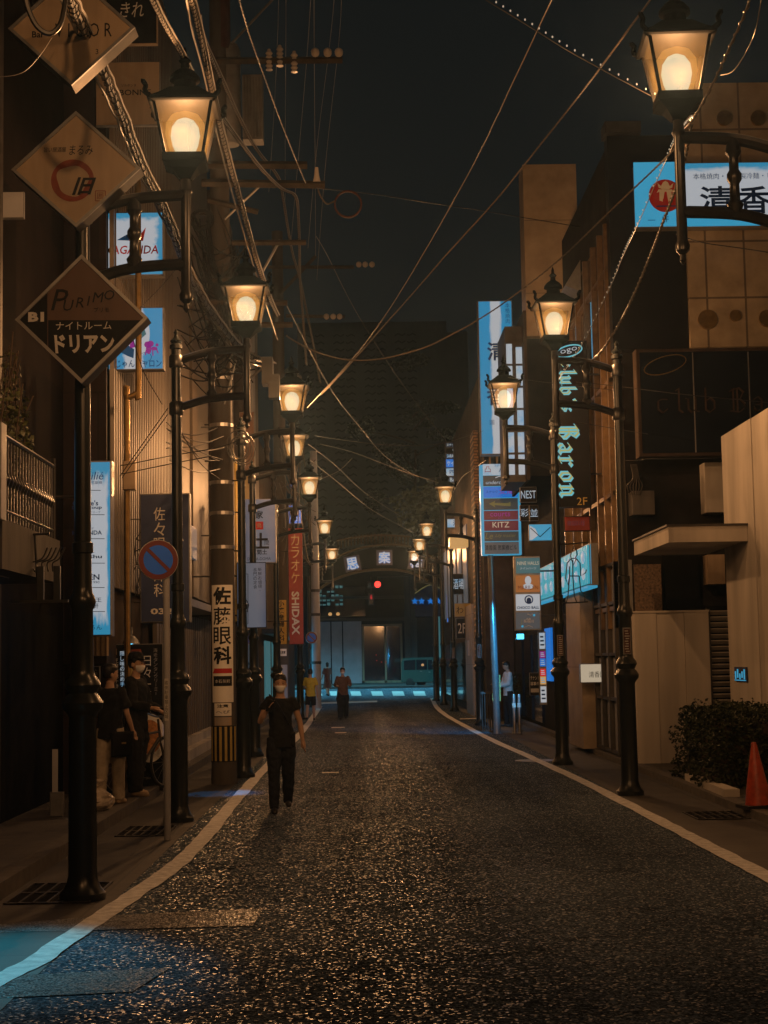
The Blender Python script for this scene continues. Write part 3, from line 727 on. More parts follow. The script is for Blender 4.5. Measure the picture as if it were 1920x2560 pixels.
for a, c in ((939, 1637), (940, 1651), (952, 1655), (962, 1655)): MB().box(ex(a), ex(a + 2), Ye + .02, Ye + .04, ez(c + 2), ez(c)).build('shop_lamp', 'lit_red', b)
MB().box(ex(795), ex(800) + 3.2, Ye + .3, Ye + .38, ez(1540), ez(1465)).build('upper_glass', 'glass_dark', b)
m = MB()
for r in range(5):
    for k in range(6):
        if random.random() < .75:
            x = ex(797) + k * .30; z = ez(1512) + r * .30; MB().box(x, x + .22, Ye + .27, Ye + .29, z, z + random.uniform(.1, .22)).build('painted_reflection', 'lit_teal', b)  # glowing patches painted for cyan reflections in the dark glass
for k in range(2): MB().ball((ex(826) + k * .55, Ye + .2, ez(1534)), .14, .05, .12, 10, 6).build('ceiling_light', 'lit_warm', b)
for i in range(2): MB().box(ex(1012) + i * .45, ex(1012) + i * .45 + .40, Ye - .5, Ye + .1, .1, ez(1440)).build('tiled_pillar', 'concrete_dark', b)
t = thing('star_awning', 'dark blue arched shop awning with a row of bright blue stars', 'awning', (0, 0, 0))
x0, x1, z0, z1 = ex(1038), ex(1118), ez(1545), ez(1490)
MB().box(x0, x1, Ye - 1.2, Ye + .3, z0, z1).prism([(x0, z1 + .002), (x1, z1 + .002), (x1 * .75 + x0 * .25, z1 + .5), ((x0 + x1) / 2, z1 + .62), (x0 * .75 + x1 * .25, z1 + .5)], Ye - 1.19, Ye + .29).build('canopy', 'sign_navy', t)
m = MB()
for i, px in enumerate((1054, 1076, 1096, 1037)):
    c = at(px, 1503, Ye - 1.23); pts = []
    for k in range(10):
        r = .27 if k % 2 == 0 else .115; a = math.pi / 2 + k * math.pi / 5; pts.append((c.x + r * math.cos(a), c.y, c.z + r * math.sin(a)))
    MB().poly(pts[::-1]).build('star', 'lit_blue', t)
MB().tube(smooth_path([(x0, Ye - 1.25, z1 + .05), (x0 * .7 + x1 * .3, Ye - 1.25, z1 + .5), ((x0 + x1) / 2, Ye - 1.25, z1 + .64), (x1 * .7 + x0 * .3, Ye - 1.25, z1 + .5), (x1, Ye - 1.25, z1 + .05)], 4), .04, 6).build('light_strip', 'lit_gold', t)
m = MB().box(ex(1093), ex(1100), Ye - .6, Ye + .3, .1, z0 - .01).build('post', 'lit_teal', t)
b = thing('apartment_block', 'huge dim apartment block with perforated balcony panels far behind the arch', 'building')
Yt = 175.0; tx0, tx1, tz = at(745, 1000, Yt).x, at(1120, 1000, Yt).x, at(960, 805, Yt).z
MB().box(tx0, tx1, Yt, Yt + 12, 0, tz).box(tx1 + .02, tx1 + 2.4, Yt + 1, Yt + 12, 0, tz - 1).build('wall', 'tower_concrete', b)
m = MB(); bay = 0
x = tx0 + .6
while x < tx1 - 2.6:
    z = 3.0
    while z < tz - 1:
        for k in range(3):
            xx = x + k * .8
            m.add([(xx, Yt - .03, z), (xx + .4, Yt - .03, z + .22), (xx + .8, Yt - .03, z), (xx + .8, Yt - .03, z + .16), (xx + .4, Yt - .03, z + .40), (xx, Yt - .03, z + .16)], [(0, 1, 4, 5), (1, 2, 3, 4)])
        z += .82
    x += 3.4
m.build('lattice_pattern', 'tower_dark', b)
for i in range(11):
    xx = tx0 + .1 + i * 1.7
    if xx < tx1: MB().box(xx, xx + .18, Yt - .12, Yt - .002, 2, tz).build('fin', 'tower_concrete', b)
def tree(lab, x, y, H, rad, n, mt, z0):
    t = thing('street_tree', lab, 'tree', (x, y, 0), 0, 'trees by the arch')
    m = MB(); m.tube(smooth_path([(0, 0, 0), (.15, 0, z0 * .5), (-.1, .1, z0), (.1, 0, H * .7)], 5), [.28 - .012 * i for i in range(16)], 8)
    tips = []
    for k in range(12):
        a = k * 2.4; zz = z0 + (H - z0) * (.05 + .06 * k); q = rad * random.uniform(.5, .85)
        e = Vector((q * math.cos(a), q * math.sin(a), zz + random.uniform(.6, 2))); tips.append(e)
        m.tube(smooth_path([(0, 0, zz), (e.x * .5, e.y * .5, zz + .7), e], 4), [.1 - .009 * i for i in range(9)], 5)
    m.build('trunk', 'bark', t)
    m = MB(); tips.append(Vector((0, 0, H - 1)))
    for e in tips:
        for s in range(3):
            c = e + Vector((random.uniform(-1, 1), random.uniform(-1, 1), random.uniform(-.7, .7)))
            leafy(m, c, random.uniform(.7, 1.5), random.uniform(.7, 1.5), random.uniform(.5, 1.0), n, .3, .0)
    m.build('crown', mt, t)
tree('big dark leafy tree rising behind the arch against the apartment block', 4.6, 136, 28, 5.2, 300, 'leaf_dark', 9)
tree('smaller leafy tree beside the close lamps with its lower leaves lit', 4.3, 75, 9.6, 1.9, 150, 'leaf', 6.2)
# clipped hedge in front of the concrete pier
t = thing('hedge', 'dark clipped hedge in front of the concrete pier', 'hedge', (4.85, 20.9, .09))
m = MB()
N = 26
for i in range(7200):
    u, v, w = random.uniform(-1, 1), random.uniform(-1, 1), random.random()
    side = random.random()
    x, y, z = u, v, w
    if side < .4: z = 1
    elif side < .7: y = -1
    elif side < .9: x = -1
    k = 1 - .18 * max(0, z - .6) * 2
    bumpy = .06 * math.sin(9 * x + 4 * y) + .05 * math.sin(13 * z + 6 * x) + random.uniform(-.05, .05)
    p = Vector((x * .60 * k * (1 + bumpy), y * 1.1 * k * (1 + bumpy), z * .92 * (1 + bumpy * .8) - (.12 * (abs(x) ** 4) if z > .9 else 0)))
    e = Euler((random.uniform(0, 6.3), random.uniform(-.9, .9), random.uniform(0, 6.3))).to_matrix(); s = random.uniform(.035, .07)
    m.add([p + e @ Vector(q) * s for q in ((-.6, 0, 0), (-.1, .36, .06), (.6, 0, -.06), (-.1, -.36, .06))], [(0, 1, 2, 3)])
for i in range(420):
    u, v = random.uniform(-1, 1), random.uniform(-1, 1); p = Vector((u * .6, v * 1.1, .93 + random.random() ** 2 * .13)) if i % 2 else Vector((u * .62, -1.12 - random.random() ** 2 * .1, random.uniform(.1, .9)))
    e = Euler((random.uniform(0, 6.3), random.uniform(-.9, .9), random.uniform(0, 6.3))).to_matrix(); s = random.uniform(.03, .06)
    m.add([p + e @ Vector(q) * s for q in ((-.6, 0, 0), (-.1, .36, .06), (.6, 0, -.06), (-.1, -.36, .06))], [(0, 1, 2, 3)])
m.build('foliage', 'leaf_dark', t)
MB().box(-.5, .5, -.95, .95, .0, .78).build('twigs', 'bark', t)
t = thing('planter_kerb', 'low stone edging slab in front of the hedge', 'kerb stone', (4.22, 19.75, .09))
MB().add([(0, 1.6, 0), (.12, 1.6, 0), (.12, -1.0, 0), (-.06, -1.0, 0), (0, 1.6, .09), (.12, 1.6, .09), (.12, -1.0, .09), (-.06, -1.0, .09)], [(4, 7, 6, 5), (0, 4, 5, 1), (3, 2, 6, 7), (0, 3, 7, 4), (1, 5, 6, 2)]).build('slab', 'concrete', t)
# traffic cone
t = thing('traffic_cone', 'orange plastic traffic cone standing by the hedge', 'traffic cone', (4.24, 17.45, .09)); t.rotation_euler = (0, R(-2.5), R(8))
MB().lathe([(.145, .035), (.14, .06), (.12, .2), (.028, .685), (.022, .70), (.012, .70)], 0, 0, 24).build('cone', 'orange_plastic', t, smooth=40)
MB().box(-.19, .19, -.19, .19, 0, .035).build('base', 'rubber', t)
# ------------------------------------------------------------------ signs
def sign(name, label, x0, y0, x1, y1, Y, face, frame='frame_grey', depth=.16, fw=3, items=(), cat='sign', group=None, wall=None):
    """a box sign facing down the street: corners in photo pixels at distance Y; items are drawn on its face"""
    a = at((x0 + x1) / 2, (y0 + y1) / 2, Y); k = Y / F_PX
    w, h = (x1 - x0) * k, (y1 - y0) * k; f = fw * k
    t = thing(name, label, cat, (a.x, Y, a.z - h / 2), 0, group)
    MB().cbox(-w / 2, w / 2, 0, depth, 0, h, min(.012, f * .5 + .002)).build('cabinet', frame, t)
    if wall is not None:
        e = -w / 2 if wall < a.x else w / 2; m = MB()
        for z in (.2 * h, .8 * h): m.tube([(e, depth / 2, z), (wall - a.x, depth / 2, z)], .018, 6)
        m.build('bracket', 'dark_steel', t)
    if face: MB().box(-w / 2 + f, w / 2 - f, -.008, -.001, f, h - f).build('face_panel', face, t)
    marks(t, a, Y, k, h, items)
    return t
def marks(t, a, Y, k, h, items, y0=-.012):
    lay = {}
    for n_, it in enumerate(items):
        kind, mt = it[0], it[1]
        key = (mt, it[-1].get('z', 0) if isinstance(it[-1], dict) else 0)
        mb = lay.setdefault(key, MB()); y = y0 - .003 * key[1]
        o = dict(it[-1]) if isinstance(it[-1], dict) else {}; o.pop('z', None)
        L = lambda px, py: ((at(px, py, Y).x - a.x), at(px, py, Y).z - a.z + h / 2)
        if kind == 'T':
            _, _, s, cx, cz, hh = it[:6]; x, z = L(cx, cz)
            for q in ('w', 'mw'):
                if q in o: o[q] *= k
            mb.text(s, x, z, hh * k, y, **o)
        elif kind == 'R':
            xa, za = L(it[2], it[5]); xb, zb = L(it[4], it[3]); mb.poly([(xa, y, za), (xb, y, za), (xb, y, zb), (xa, y, zb)])
        elif kind == 'P': mb.poly([(L(*p)[0], y, L(*p)[1]) for p in it[2]])
        elif kind == 'D': x, z = L(it[2], it[3]); mb.disc(x, z, it[4] * k, y, (it[5] if len(it) > 5 and not isinstance(it[5], dict) else it[4]) * k)
        elif kind == 'O': x, z = L(it[2], it[3]); mb.ring(x, z, it[4] * k, it[5] * k, y, wob=o.get('wob', 0), kx=o.get('kx', 1))
        elif kind == 'L':
            pts = [L(*p) for p in it[2]]; wd = it[3] * k / 2
            for (xa, za), (xb, zb) in zip(pts, pts[1:]):
                d = Vector((xb - xa, zb - za)); d.normalize(); nx, nz = -d.y * wd, d.x * wd
                mb.poly([(xa - nx, y, za - nz), (xb - nx, y, zb - nz), (xb + nx, y, zb + nz), (xa + nx, y, za + nz)])
    for (mt, z), mb in lay.items():
        kinds = {i[0] for i in items if i[1] == mt}
        if mb.f: mb.build('lettering' if 'T' in kinds else 'emblem', mt, t)
def T(m, s, x, y, h, **o): return ('T', m, s, x, y, h, o)
def Rc(m, x0, y0, x1, y1, **o): return ('R', m, x0, y0, x1, y1, o)
def D(m, x, y, r, r2=None, **o): return ('D', m, x, y, r, r2 if r2 else r, o)
def P(m, pts, **o): return ('P', m, pts, o)
def Ln(m, pts, w, **o): return ('L', m, pts, w, o)
V = dict(vertical=True)

# three diamond signs on the first post
def diamond(lab, cx, cy, hw, hh, face, items, Y=12.0, frame='dark_steel', rot=0):
    a = at(cx, cy, Y); k = Y / F_PX
    w, h = hw * k, hh * k
    t = thing('diamond_sign', lab, 'sign', (a.x, Y, a.z - h), 0, 'diamond signs on the first lamp post')
    o = [(-w, h), (0, 0), (w, h), (0, 2 * h)]
    MB().prism(o, .0, .17).build('cabinet', frame, t)
    rim = MB(); i_ = [(x * .93, (z - h) * .93 + h) for x, z in o]
    for q in range(4):
        r = (q + 1) % 4
        rim.add([(o[q][0], -.022, o[q][1]), (o[r][0], -.022, o[r][1]), (i_[r][0], -.022, i_[r][1]), (i_[q][0], -.022, i_[q][1]), (o[q][0], .0, o[q][1]), (o[r][0], 0, o[r][1]), (i_[r][0], -.004, i_[r][1]), (i_[q][0], -.004, i_[q][1])],
                [(0, 1, 2, 3), (0, 4, 5, 1), (3, 2, 6, 7)])
    rim.build('rim', 'frame_grey', t)
    MB().poly([(x, -.005, z) for x, z in i_]).build('face_panel', face, t)
    MB().tube([(-w * .2, .1, h), (-w * .2, .25, h)], .03, 8).box(-.06, .06, .16, .3, h - .3, h + .3).build('bracket', 'black_metal', t)
    marks(t, a, Y, k, 2 * h, items, -.009)
diamond('topmost diamond sign, tan, lettered Bar VIGOR', 180, 72, 163, 152, 'sign_beige',
        [T('ink_black', 'Bar', 96, 87, 17, bold=.02), T('ink_black', 'V I G O R', 209, 76, 37, w=146), T('ink_black', '3', 243, 130, 14)])
diamond('middle diamond sign, tan, with a reddish brush ring', 191, 424, 165, 152, 'sign_beige',
        [T('ink_black', '旨い居酒屋', 138, 375, 13, w=56, shear=.1), T('ink_black', 'まるみ', 203, 376, 26, w=60, shear=.15),
         ('O', 'ink_red', 182, 452, 40, 55, dict(wob=.07)), T('ink_black', '旧', 211, 466, 46, w=62, shear=.3, bold=.03, z=1), Ln('ink_red', [(239, 478), (264, 478), (264, 503), (239, 503), (239, 478)], 2), T('ink_red', '囲', 251, 490, 16)])
diamond('lowest diamond sign, brown over black, lettered B1 PURIMO', 205, 798, 168, 166, 'sign_brown',
        [P('sign_black', [(48, 798), (119, 870), (119, 727)]), P('sign_black', [(121, 801), (356, 801), (205, 952), (121, 869)]),
         T('ink_white', 'B1', 91, 793, 25, w=40, bold=.05, z=1), T('ink_black', 'P', 150, 750, 54, w=44, shear=.25, z=1), T('ink_black', 'U', 172, 764, 28, shear=.2, z=1), T('ink_black', 'R', 200, 757, 26, shear=.2, z=1), T('ink_black', 'I', 222, 753, 25, shear=.2, z=1),
         T('ink_black', 'M', 246, 744, 26, shear=.2, z=1), T('ink_black', 'O', 274, 738, 25, shear=.2, z=1), T('ink_black', 'プリモ', 254, 775, 12, z=1),
         T('ink_white', 'ナイトルーム', 210, 815, 20, w=140, z=1), T('ink_white', 'ドリアン', 211, 860, 48, w=152, bold=.04, shear=-.1, z=1)])
# boards and lit box signs on the left
sign('wall_board', 'tan board lettered SORBONNE behind the middle diamond sign', 237, 150, 402, 318, 20.3, 'sign_beige', 'frame_grey', .08, 2,
     [T('ink_black', 'ソルボンヌ', 322, 214, 7), T('ink_black', 'SORBONNE', 316, 232, 15, w=126, bold=.01), Ln('ink_black', [(288, 250), (300, 256), (298, 264)], 1.5)])
sign('shop_board', 'black board with white brush characters at the top behind the highest diamond', 262, -40, 395, 115, 20.2, 'sign_black', 'sign_beige', .08, 2,
     [T('ink_white', 'きれ', 330, 25, 40, w=60, shear=.2)])
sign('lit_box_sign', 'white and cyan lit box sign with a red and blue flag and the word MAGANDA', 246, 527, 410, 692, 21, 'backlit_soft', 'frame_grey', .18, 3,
     [P('ink_blue', [(292, 601), (328, 581), (322, 602)]), P('ink_redbright', [(340, 601), (365, 569), (358, 603)]), Ln('ink_redbright', [(322, 601), (342, 601)], 3), T('ink_redbright', 'MAGANDA', 328, 625, 22, w=138, shear=.15, bold=.015)])
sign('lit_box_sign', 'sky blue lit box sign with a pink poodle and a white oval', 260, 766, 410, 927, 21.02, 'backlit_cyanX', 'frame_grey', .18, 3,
     [D('lit_white', 345, 835, 30, 58), P('lit_magenta', [(322, 846), (334, 842), (338, 868), (326, 872)], z=1), P('ink_blue', [(300, 880), (318, 862), (336, 874), (334, 896), (318, 890)], z=1), P('lit_teal', [(346, 830), (362, 824), (366, 836), (352, 848), (344, 864)], z=1),
      D('lit_magenta', 369, 862, 8, z=2), D('lit_magenta', 377, 860, 8, z=2), D('lit_magenta', 372, 874, 7, 12, z=2), D('lit_magenta', 386, 872, 8, 5, z=2), D('lit_magenta', 393, 863, 4, z=2), Ln('lit_magenta', [(366, 876), (364, 888)], 3, z=2), Ln('lit_magenta', [(382, 876), (383, 890)], 3, z=2), Ln('lit_magenta', [(391, 872), (396, 884)], 3, z=2),
      ('O', 'ink_bluedeep', 364, 893, 11, 12, dict(kx=1.3, z=1)), T('ink_bluedeep', 'ま〜じゃんシャロン', 330, 910, 20, w=150, bold=.01, z=1)])
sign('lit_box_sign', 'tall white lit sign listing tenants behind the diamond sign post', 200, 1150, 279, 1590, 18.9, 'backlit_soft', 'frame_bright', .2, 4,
     [T('ink_bluedeep', 'Amilié', 222, 1190, 20, w=74, shear=.2), T('ink_bluedeep', 'ケディ工思案橋', 223, 1207, 8, w=66), Ln('ink_black', [(196, 1226), (252, 1226)], 1.5), T('ink_bluedeep', "Creme's", 214, 1258, 13, w=64, bold=.02), T('ink_bluedeep', 'Duck Soup', 218, 1270, 11, w=74, bold=.02), T('ink_bluedeep', 'ダックスープ', 232, 1281, 6),
      Ln('ink_black', [(180, 1287), (262, 1287)], 1.5), T('ink_bluedeep', 'マガンダ', 222, 1321, 6), T('ink_bluedeep', 'MAGANDA', 218, 1332, 11, w=74, bold=.02), Ln('ink_black', [(180, 1347), (262, 1347)], 1.5), T('ink_bluedeep', 'ジョント', 226, 1381, 5), T('ink_bluedeep', 'JouShu', 222, 1393, 12, w=66, bold=.02), Ln('ink_black', [(180, 1408), (263, 1408)], 1.5),
      T('ink_bluedeep', 'EDEN', 222, 1443, 14, w=54, bold=.02), T('ink_bluedeep', 'SINCE 1990', 222, 1456, 6, w=54), Ln('ink_black', [(180, 1469), (262, 1469)], 1.5), T('ink_bluedeep', '餃子大王', 224, 1500, 12, w=60, bold=.01), T('ink_bluedeep', '軒', 240, 1515, 13, bold=.01), Ln('ink_black', [(180, 1529), (263, 1529)], 1.5), T('ink_bluedeep', '麻雀', 226, 1554, 8), T('ink_bluedeep', 'しゃろん', 226, 1569, 12, w=58)], wall=-3.8)
sign('projecting_sign', 'dark navy sign with a column of white characters behind the no parking sign', 350, 1233, 475, 1556, 22.5, 'sign_navy', 'frame_grey', .2, 3,
     [T('ink_white', '佐々眼科外科', 399, 1380, 36, vertical=True, w=30), T('ink_white', '0321', 411, 1528, 15, w=68, bold=.03), T('ink_grey', '+', 452, 1250, 10)])
sign('menu_board', 'black noodle shop board with a bowl of noodles behind the two people', 270, 1612, 408, 1975, 21.6, 'sign_black', 'frame_grey', .1, 2,
     [T('lit_bluewhite', '隠し味の決め手', 306, 1672, 12, vertical=True, w=11), T('ink_white', '芝麻醤他十種類', 291, 1690, 12, vertical=True, w=11), T('ink_grey', '海老タンタン', 389, 1655, 11, vertical=True, w=10), T('ink_grey', 'クリーミー', 390, 1712, 10, vertical=True, w=10),
      T('ink_white', '日々一麺回', 369, 1710, 27, vertical=True, w=18), D('sign_white', 375, 1845, 40, 60), D('noodle', 374, 1842, 30, 42, z=1), Rc('sign_beige', 278, 1622, 292, 1637),
      P('ink_red', [(322, 1624), (352, 1622), (366, 1668), (340, 1650), (322, 1668)]), P('sign_ochre', [(318, 1660), (340, 1648), (346, 1662), (326, 1690), (316, 1720), (312, 1690)])])
sign('menu_board', 'small black poster of fine print beside the seated-height hem of the diamond post', 222, 1666, 250, 1745, 20.4, 'sign_black', 'frame_grey', .05, 2,
     [T('ink_grey', '人知れずおいしい', 240, 1705, 8, vertical=True, w=7), T('ink_grey', '一度食べたら病', 231, 1702, 8, vertical=True, w=7)])['label'] = 'small black poster of fine white print beside the tan noren cloth'
t = thing('entrance_curtain', 'short tan cloth curtain under the tall white tenant sign', 'curtain', (at(245, 1620, 20.4).x, 20.4, at(245, 1640, 20.4).z))
m = MB(); vs = []
for i in range(17): x = -.13 + i * .0165; vs += [(x, .02 * math.sin(i * 1.6), 0), (x, .02 * math.sin(i * 1.6), .29)]
m.add(vs, [(2 * i, 2 * i + 2, 2 * i + 3, 2 * i + 1) for i in range(16)]); m.build('cloth', 'sign_beige', t)
MB().tube([(-.16, 0, .295), (.16, 0, .295)], .012, 6).build('rod', 'bark', t)
t = thing('gooseneck_lamp', 'small cool blue lamp shining on the black noodle shop board', 'lamp', (at(330, 1600, 21.2).x, 21.1, at(330, 1610, 21.2).z))
MB().lathe([(.02, .11), (.05, .10), (.10, .04), (.115, .0), (.105, .0), (.09, .035), (.03, .09)], 0, 0, 16).tube(smooth_path([(0, .0, .1), (0, .1, .2), (-.03, .3, .2), (-.05, .45, .05)], 4), .012, 6).build('shade', 'frame_grey', t, smooth=40)
MB().ball((0, 0, .035), .06, .06, .04, 10, 6).build('bulb', 'led_cyan', t, smooth=True)
ld = bpy.data.lights.new('blue_lamp_light', 'SPOT'); ld.energy = 130; ld.color = (.04, .42, 1); ld.spot_size = R(26); ld.spot_blend = .5; ld.shadow_soft_size = .04
lo_ = bpy.data.objects.new('blue_lamp_light', ld); C.objects.link(lo_); lo_.parent = t
lo_.location = (0, 0, -.03); tgt = gnd(545, 1985) - Vector(t.location); lo_.rotation_euler = tgt.to_track_quat('-Z', 'Y').to_euler()
t = thing('shop_sign', 'cyan lit box sign cut off by the left edge above the concrete balcony', 'sign', (at(6, 1260, 13.1).x - .42, 13.05, 2.95))
MB().box(-.5, .42, 0, .2, 0, .8).build('cabinet', 'frame_grey', t)
MB().box(-.47, .39, -.008, -.001, .03, .77).build('face_panel', 'spill_sign', t)
ld = bpy.data.lights.new('road_spill_light', 'SPOT'); ld.energy = 480; ld.color = (.035, .62, .86); ld.spot_size = R(30); ld.spot_blend = .9; ld.shadow_soft_size = .12  # added spot and housing that throw the cyan pool onto the road
lo_ = bpy.data.objects.new('road_spill_light', ld); C.objects.link(lo_); lo_.parent = t; lo_.location = (.30, -.14, -.02)
MB().cbox(.22, .38, -.20, -.02, -.06, .06, .01).build('added_spot_housing', 'dark_steel', t)
lo_.location = (.30, -.24, -.08); lo_.rotation_euler = (gnd(60, 2400) - Vector(t.location) - Vector(lo_.location)).to_track_quat('-Z', 'Y').to_euler()
t = sign('wall_board', 'pale grey blue board with clipped corner at the left edge below the middle diamond', -20, 478, 60, 547, 16.5, 'sign_grey', 'frame_grey', .06, 2)
sign('wall_board', 'brown shop plate with white vertical characters high behind the eye clinic pole', 598, 1028, 637, 1182, 33, 'sign_brown', 'frame_grey', .12, 2, [T('ink_white', '丸山酒店会館', 607, 1104, 20, vertical=True, w=17)], wall=-3.24)
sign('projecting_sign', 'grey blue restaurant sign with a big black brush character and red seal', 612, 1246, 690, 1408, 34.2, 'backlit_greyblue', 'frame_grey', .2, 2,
     [T('ink_black', '家', 648, 1287, 20, bold=.02), Rc('ink_redbright', 639, 1304, 658, 1324), T('ink_grey', '鳥', 648, 1314, 12, z=1), T('ink_black', '土', 652, 1352, 40, bold=.03), T('ink_black', '間', 667, 1357, 12), T('ink_black', '間土', 655, 1380, 13, bold=.02), T('ink_black', 'DOMA-DOMA', 648, 1397, 7, w=58)], wall=-3.05)
sign('projecting_sign', 'pale grey sign with an ink drawn cat and two columns of small characters', 592, 1406, 666, 1570, 29.5, 'backlit_greyblue', 'ink_black', .18, 2,
     [T('ink_black', '新鮮お値頃、', 650, 1450, 10, vertical=True, w=10), T('ink_black', '長門の定食', 638, 1446, 10, vertical=True, w=10), Ln('ink_black', [(600, 1450), (603, 1462), (597, 1480), (596, 1520), (604, 1545)], 2), Ln('ink_black', [(604, 1452), (612, 1450), (614, 1466), (612, 1484), (616, 1520), (608, 1548)], 2), Ln('ink_black', [(616, 1500), (622, 1512), (618, 1530)], 2), D('ink_black', 607, 1458, 5), Ln('ink_black', [(598, 1435), (620, 1435), (620, 1560), (598, 1560)], 1.5)], wall=-3.24)
t = sign('banner', 'red vertical karaoke banner lettered SHIDAX', 722, 1320, 757, 1610, 42.5, 'sign_red', 'sign_red', .06, 1,
     [T('lit_orange', 'カラオケ', 738, 1397, 30, vertical=True, w=22), T('ink_white', 'SHIDAX', 739, 1533, 19, w=108, rot=-math.pi / 2, bold=.03)], wall=-3.05)
sign('wall_board', 'blue lit board above the red karaoke banner', 720, 1262, 754, 1310, 43, 'lit_blue', 'frame_grey', .1, 2, [T('lit_white', 'スナック', 737, 1280, 9, w=28), T('lit_white', 'moon', 738, 1298, 9, w=24)])
m_y = 57
for i, (y0, y1) in enumerate(((1166, 1182), (1188, 1204), (1208, 1222))):
    sign('wall_board', ['upper', 'middle', 'lower'][i] + ' small blue lit plate of the three in a column beside the fifth lantern', 726, y0, 738, y1, 44 + i * .05, 'lit_blue', 'frame_grey', .1, 1, [T('lit_white', '光酒花'[i], 732, (y0 + y1) / 2, 9)], group='small blue plates in a column')
# right-hand signs
BX = lambda x: x
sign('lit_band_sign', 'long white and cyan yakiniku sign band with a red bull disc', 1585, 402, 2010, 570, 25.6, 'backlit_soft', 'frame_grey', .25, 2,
     [Rc('lit_cyan', 1588, 405, 1700, 567), Rc('lit_cyan', 1700, 542, 2005, 567),
      D('ink_redbright', 1663, 490, 43, z=1), P('sign_white', [(1643, 458), (1652, 466), (1657, 456), (1663, 453), (1669, 456), (1674, 466), (1683, 458), (1680, 470), (1668, 475), (1658, 475), (1646, 470)], z=2), P('sign_white', [(1646, 474), (1679, 474), (1684, 482), (1678, 480), (1677, 500), (1670, 505), (1666, 480), (1661, 480), (1657, 505), (1648, 502), (1648, 480), (1641, 483)], z=2),
      D('ink_redbright', 1663, 503, 7, 9, z=3), Rc('ink_bluedeep', 1640, 514, 1689, 518, z=2),
      T('ink_bluedeep', '1F', 1664, 549, 15, z=1), Rc('ink_bluedeep', 1619, 550, 1638, 552, z=1), Rc('ink_bluedeep', 1690, 550, 1709, 552, z=1),
      T('ink_bluedeep', '本格焼肉・自家製冷麺・しゃぶしゃぶ', 1873, 440, 16, w=290, z=1), T('ink_bluedeep', '清', 1790, 498, 68, w=84, bold=.02, z=1), T('ink_bluedeep', '香', 1884, 500, 72, w=84, bold=.02, z=1), T('ink_bluedeep', '園', 1975, 500, 66, bold=.02, z=1)])
# blackletter strokes: broad pen at a fixed angle
BL = {'c': [(.62, .86, .78, .76), (.62, .86, .3, .72), (.3, .72, .3, .26), (.3, .26, .55, .06), (.55, .06, .78, .26)],
      'l': [(.45, 1.4, .45, .22), (.45, .22, .65, .06), (.3, 1.3, .45, 1.4)],
      'u': [(.22, .88, .34, .76), (.34, .76, .34, .24), (.34, .24, .52, .06), (.52, .06, .74, .24), (.74, .9, .74, .2), (.74, .2, .9, .08)],
      'b': [(.3, 1.4, .3, .2), (.3, .2, .52, .06), (.52, .06, .78, .26), (.78, .26, .78, .66), (.78, .66, .56, .86), (.56, .86, .3, .68)],
      "'": [(.4, 1.35, .5, 1.15)],
      's': [(.74, .78, .56, .88), (.56, .88, .3, .7), (.3, .7, .3, .56), (.3, .56, .72, .4), (.72, .4, .72, .24), (.72, .24, .5, .06), (.5, .06, .28, .18)],
      'B': [(.28, 1.3, .28, .1), (.1, 1.2, .3, 1.34), (.3, 1.32, .6, 1.38), (.6, 1.38, .86, 1.14), (.86, 1.14, .62, .78), (.3, .76, .66, .76), (.66, .76, .92, .5), (.92, .5, .92, .3), (.92, .3, .6, .04), (.6, .04, .1, .12), (.5, 1.3, .5, .1)],
      'a': [(.3, .74, .52, .88), (.52, .88, .72, .72), (.72, .72, .72, .18), (.72, .18, .9, .08), (.72, .52, .34, .4), (.34, .4, .3, .22), (.3, .22, .46, .06), (.46, .06, .72, .22)],
      'r': [(.2, .8, .34, .88), (.34, .88, .34, .16), (.2, .14, .34, .06), (.34, .06, .5, .14), (.36, .7, .62, .88), (.62, .88, .78, .76)],
      'o': [(.54, .88, .3, .7), (.3, .7, .3, .24), (.3, .24, .54, .06), (.54, .06, .78, .26), (.78, .26, .78, .7), (.78, .7, .54, .88)],
      'n': [(.18, .8, .32, .88), (.32, .88, .32, .16), (.2, .14, .34, .06), (.34, .06, .44, .14), (.36, .7, .58, .88), (.58, .88, .76, .74), (.76, .74, .76, .18), (.76, .18, .92, .08)]}
def blackletter(s, x, z, hx, dirx, dirz, pen, y, wid):
    """write s from (x, z); (dirx) = reading direction, (dirz) = glyph up"""
    mb = MB(); pos = 0
    for ch in s:
        if ch == ' ': pos += .55 * wid; continue
        for (a, b_, c_, d_) in BL[ch]:
            p = Vector((a, b_)); q = Vector((c_, d_)); nb = Vector((pen * .72, pen * .5)); e = (q - p).normalized() * .02
            quad = [p - e - nb, p - e + nb, q + e + nb, q + e - nb]
            if abs((q - p).normalized().cross(nb.normalized()) if False else ((q - p).x * nb.y - (q - p).y * nb.x)) < .012:
                g = Vector((-(q - p).y, (q - p).x)).normalized() * .03; quad = [p - g - nb, p + g - nb, q + g + nb, q - g + nb]
            mb.poly([(x + (pos + v.x * wid) * dirx[0] + v.y * hx * dirz[0], y, z + (pos + v.x * wid) * dirx[1] + v.y * hx * dirz[1]) for v in quad])
        pos += wid * (.62 if ch in "l'" else (1.12 if ch == 'B' else 1))
    return mb
t = sign('projecting_sign', 'tall black club sign with outlined blackletter club Baron reading downward', 1386, 846, 1474, 1271, 27.6, 'sign_black', 'dark_steel', .22, 2,
         [T('ink_gold', '2F', 1455, 1253, 19, w=26)], wall=4.2)
k = 27.6 / F_PX; a_ = Vector(t.location)
L = lambda px, py: (at(px, py, 27.6).x - a_.x, at(px, py, 27.6).z - a_.z)
x_, z_ = L(1398, 898)
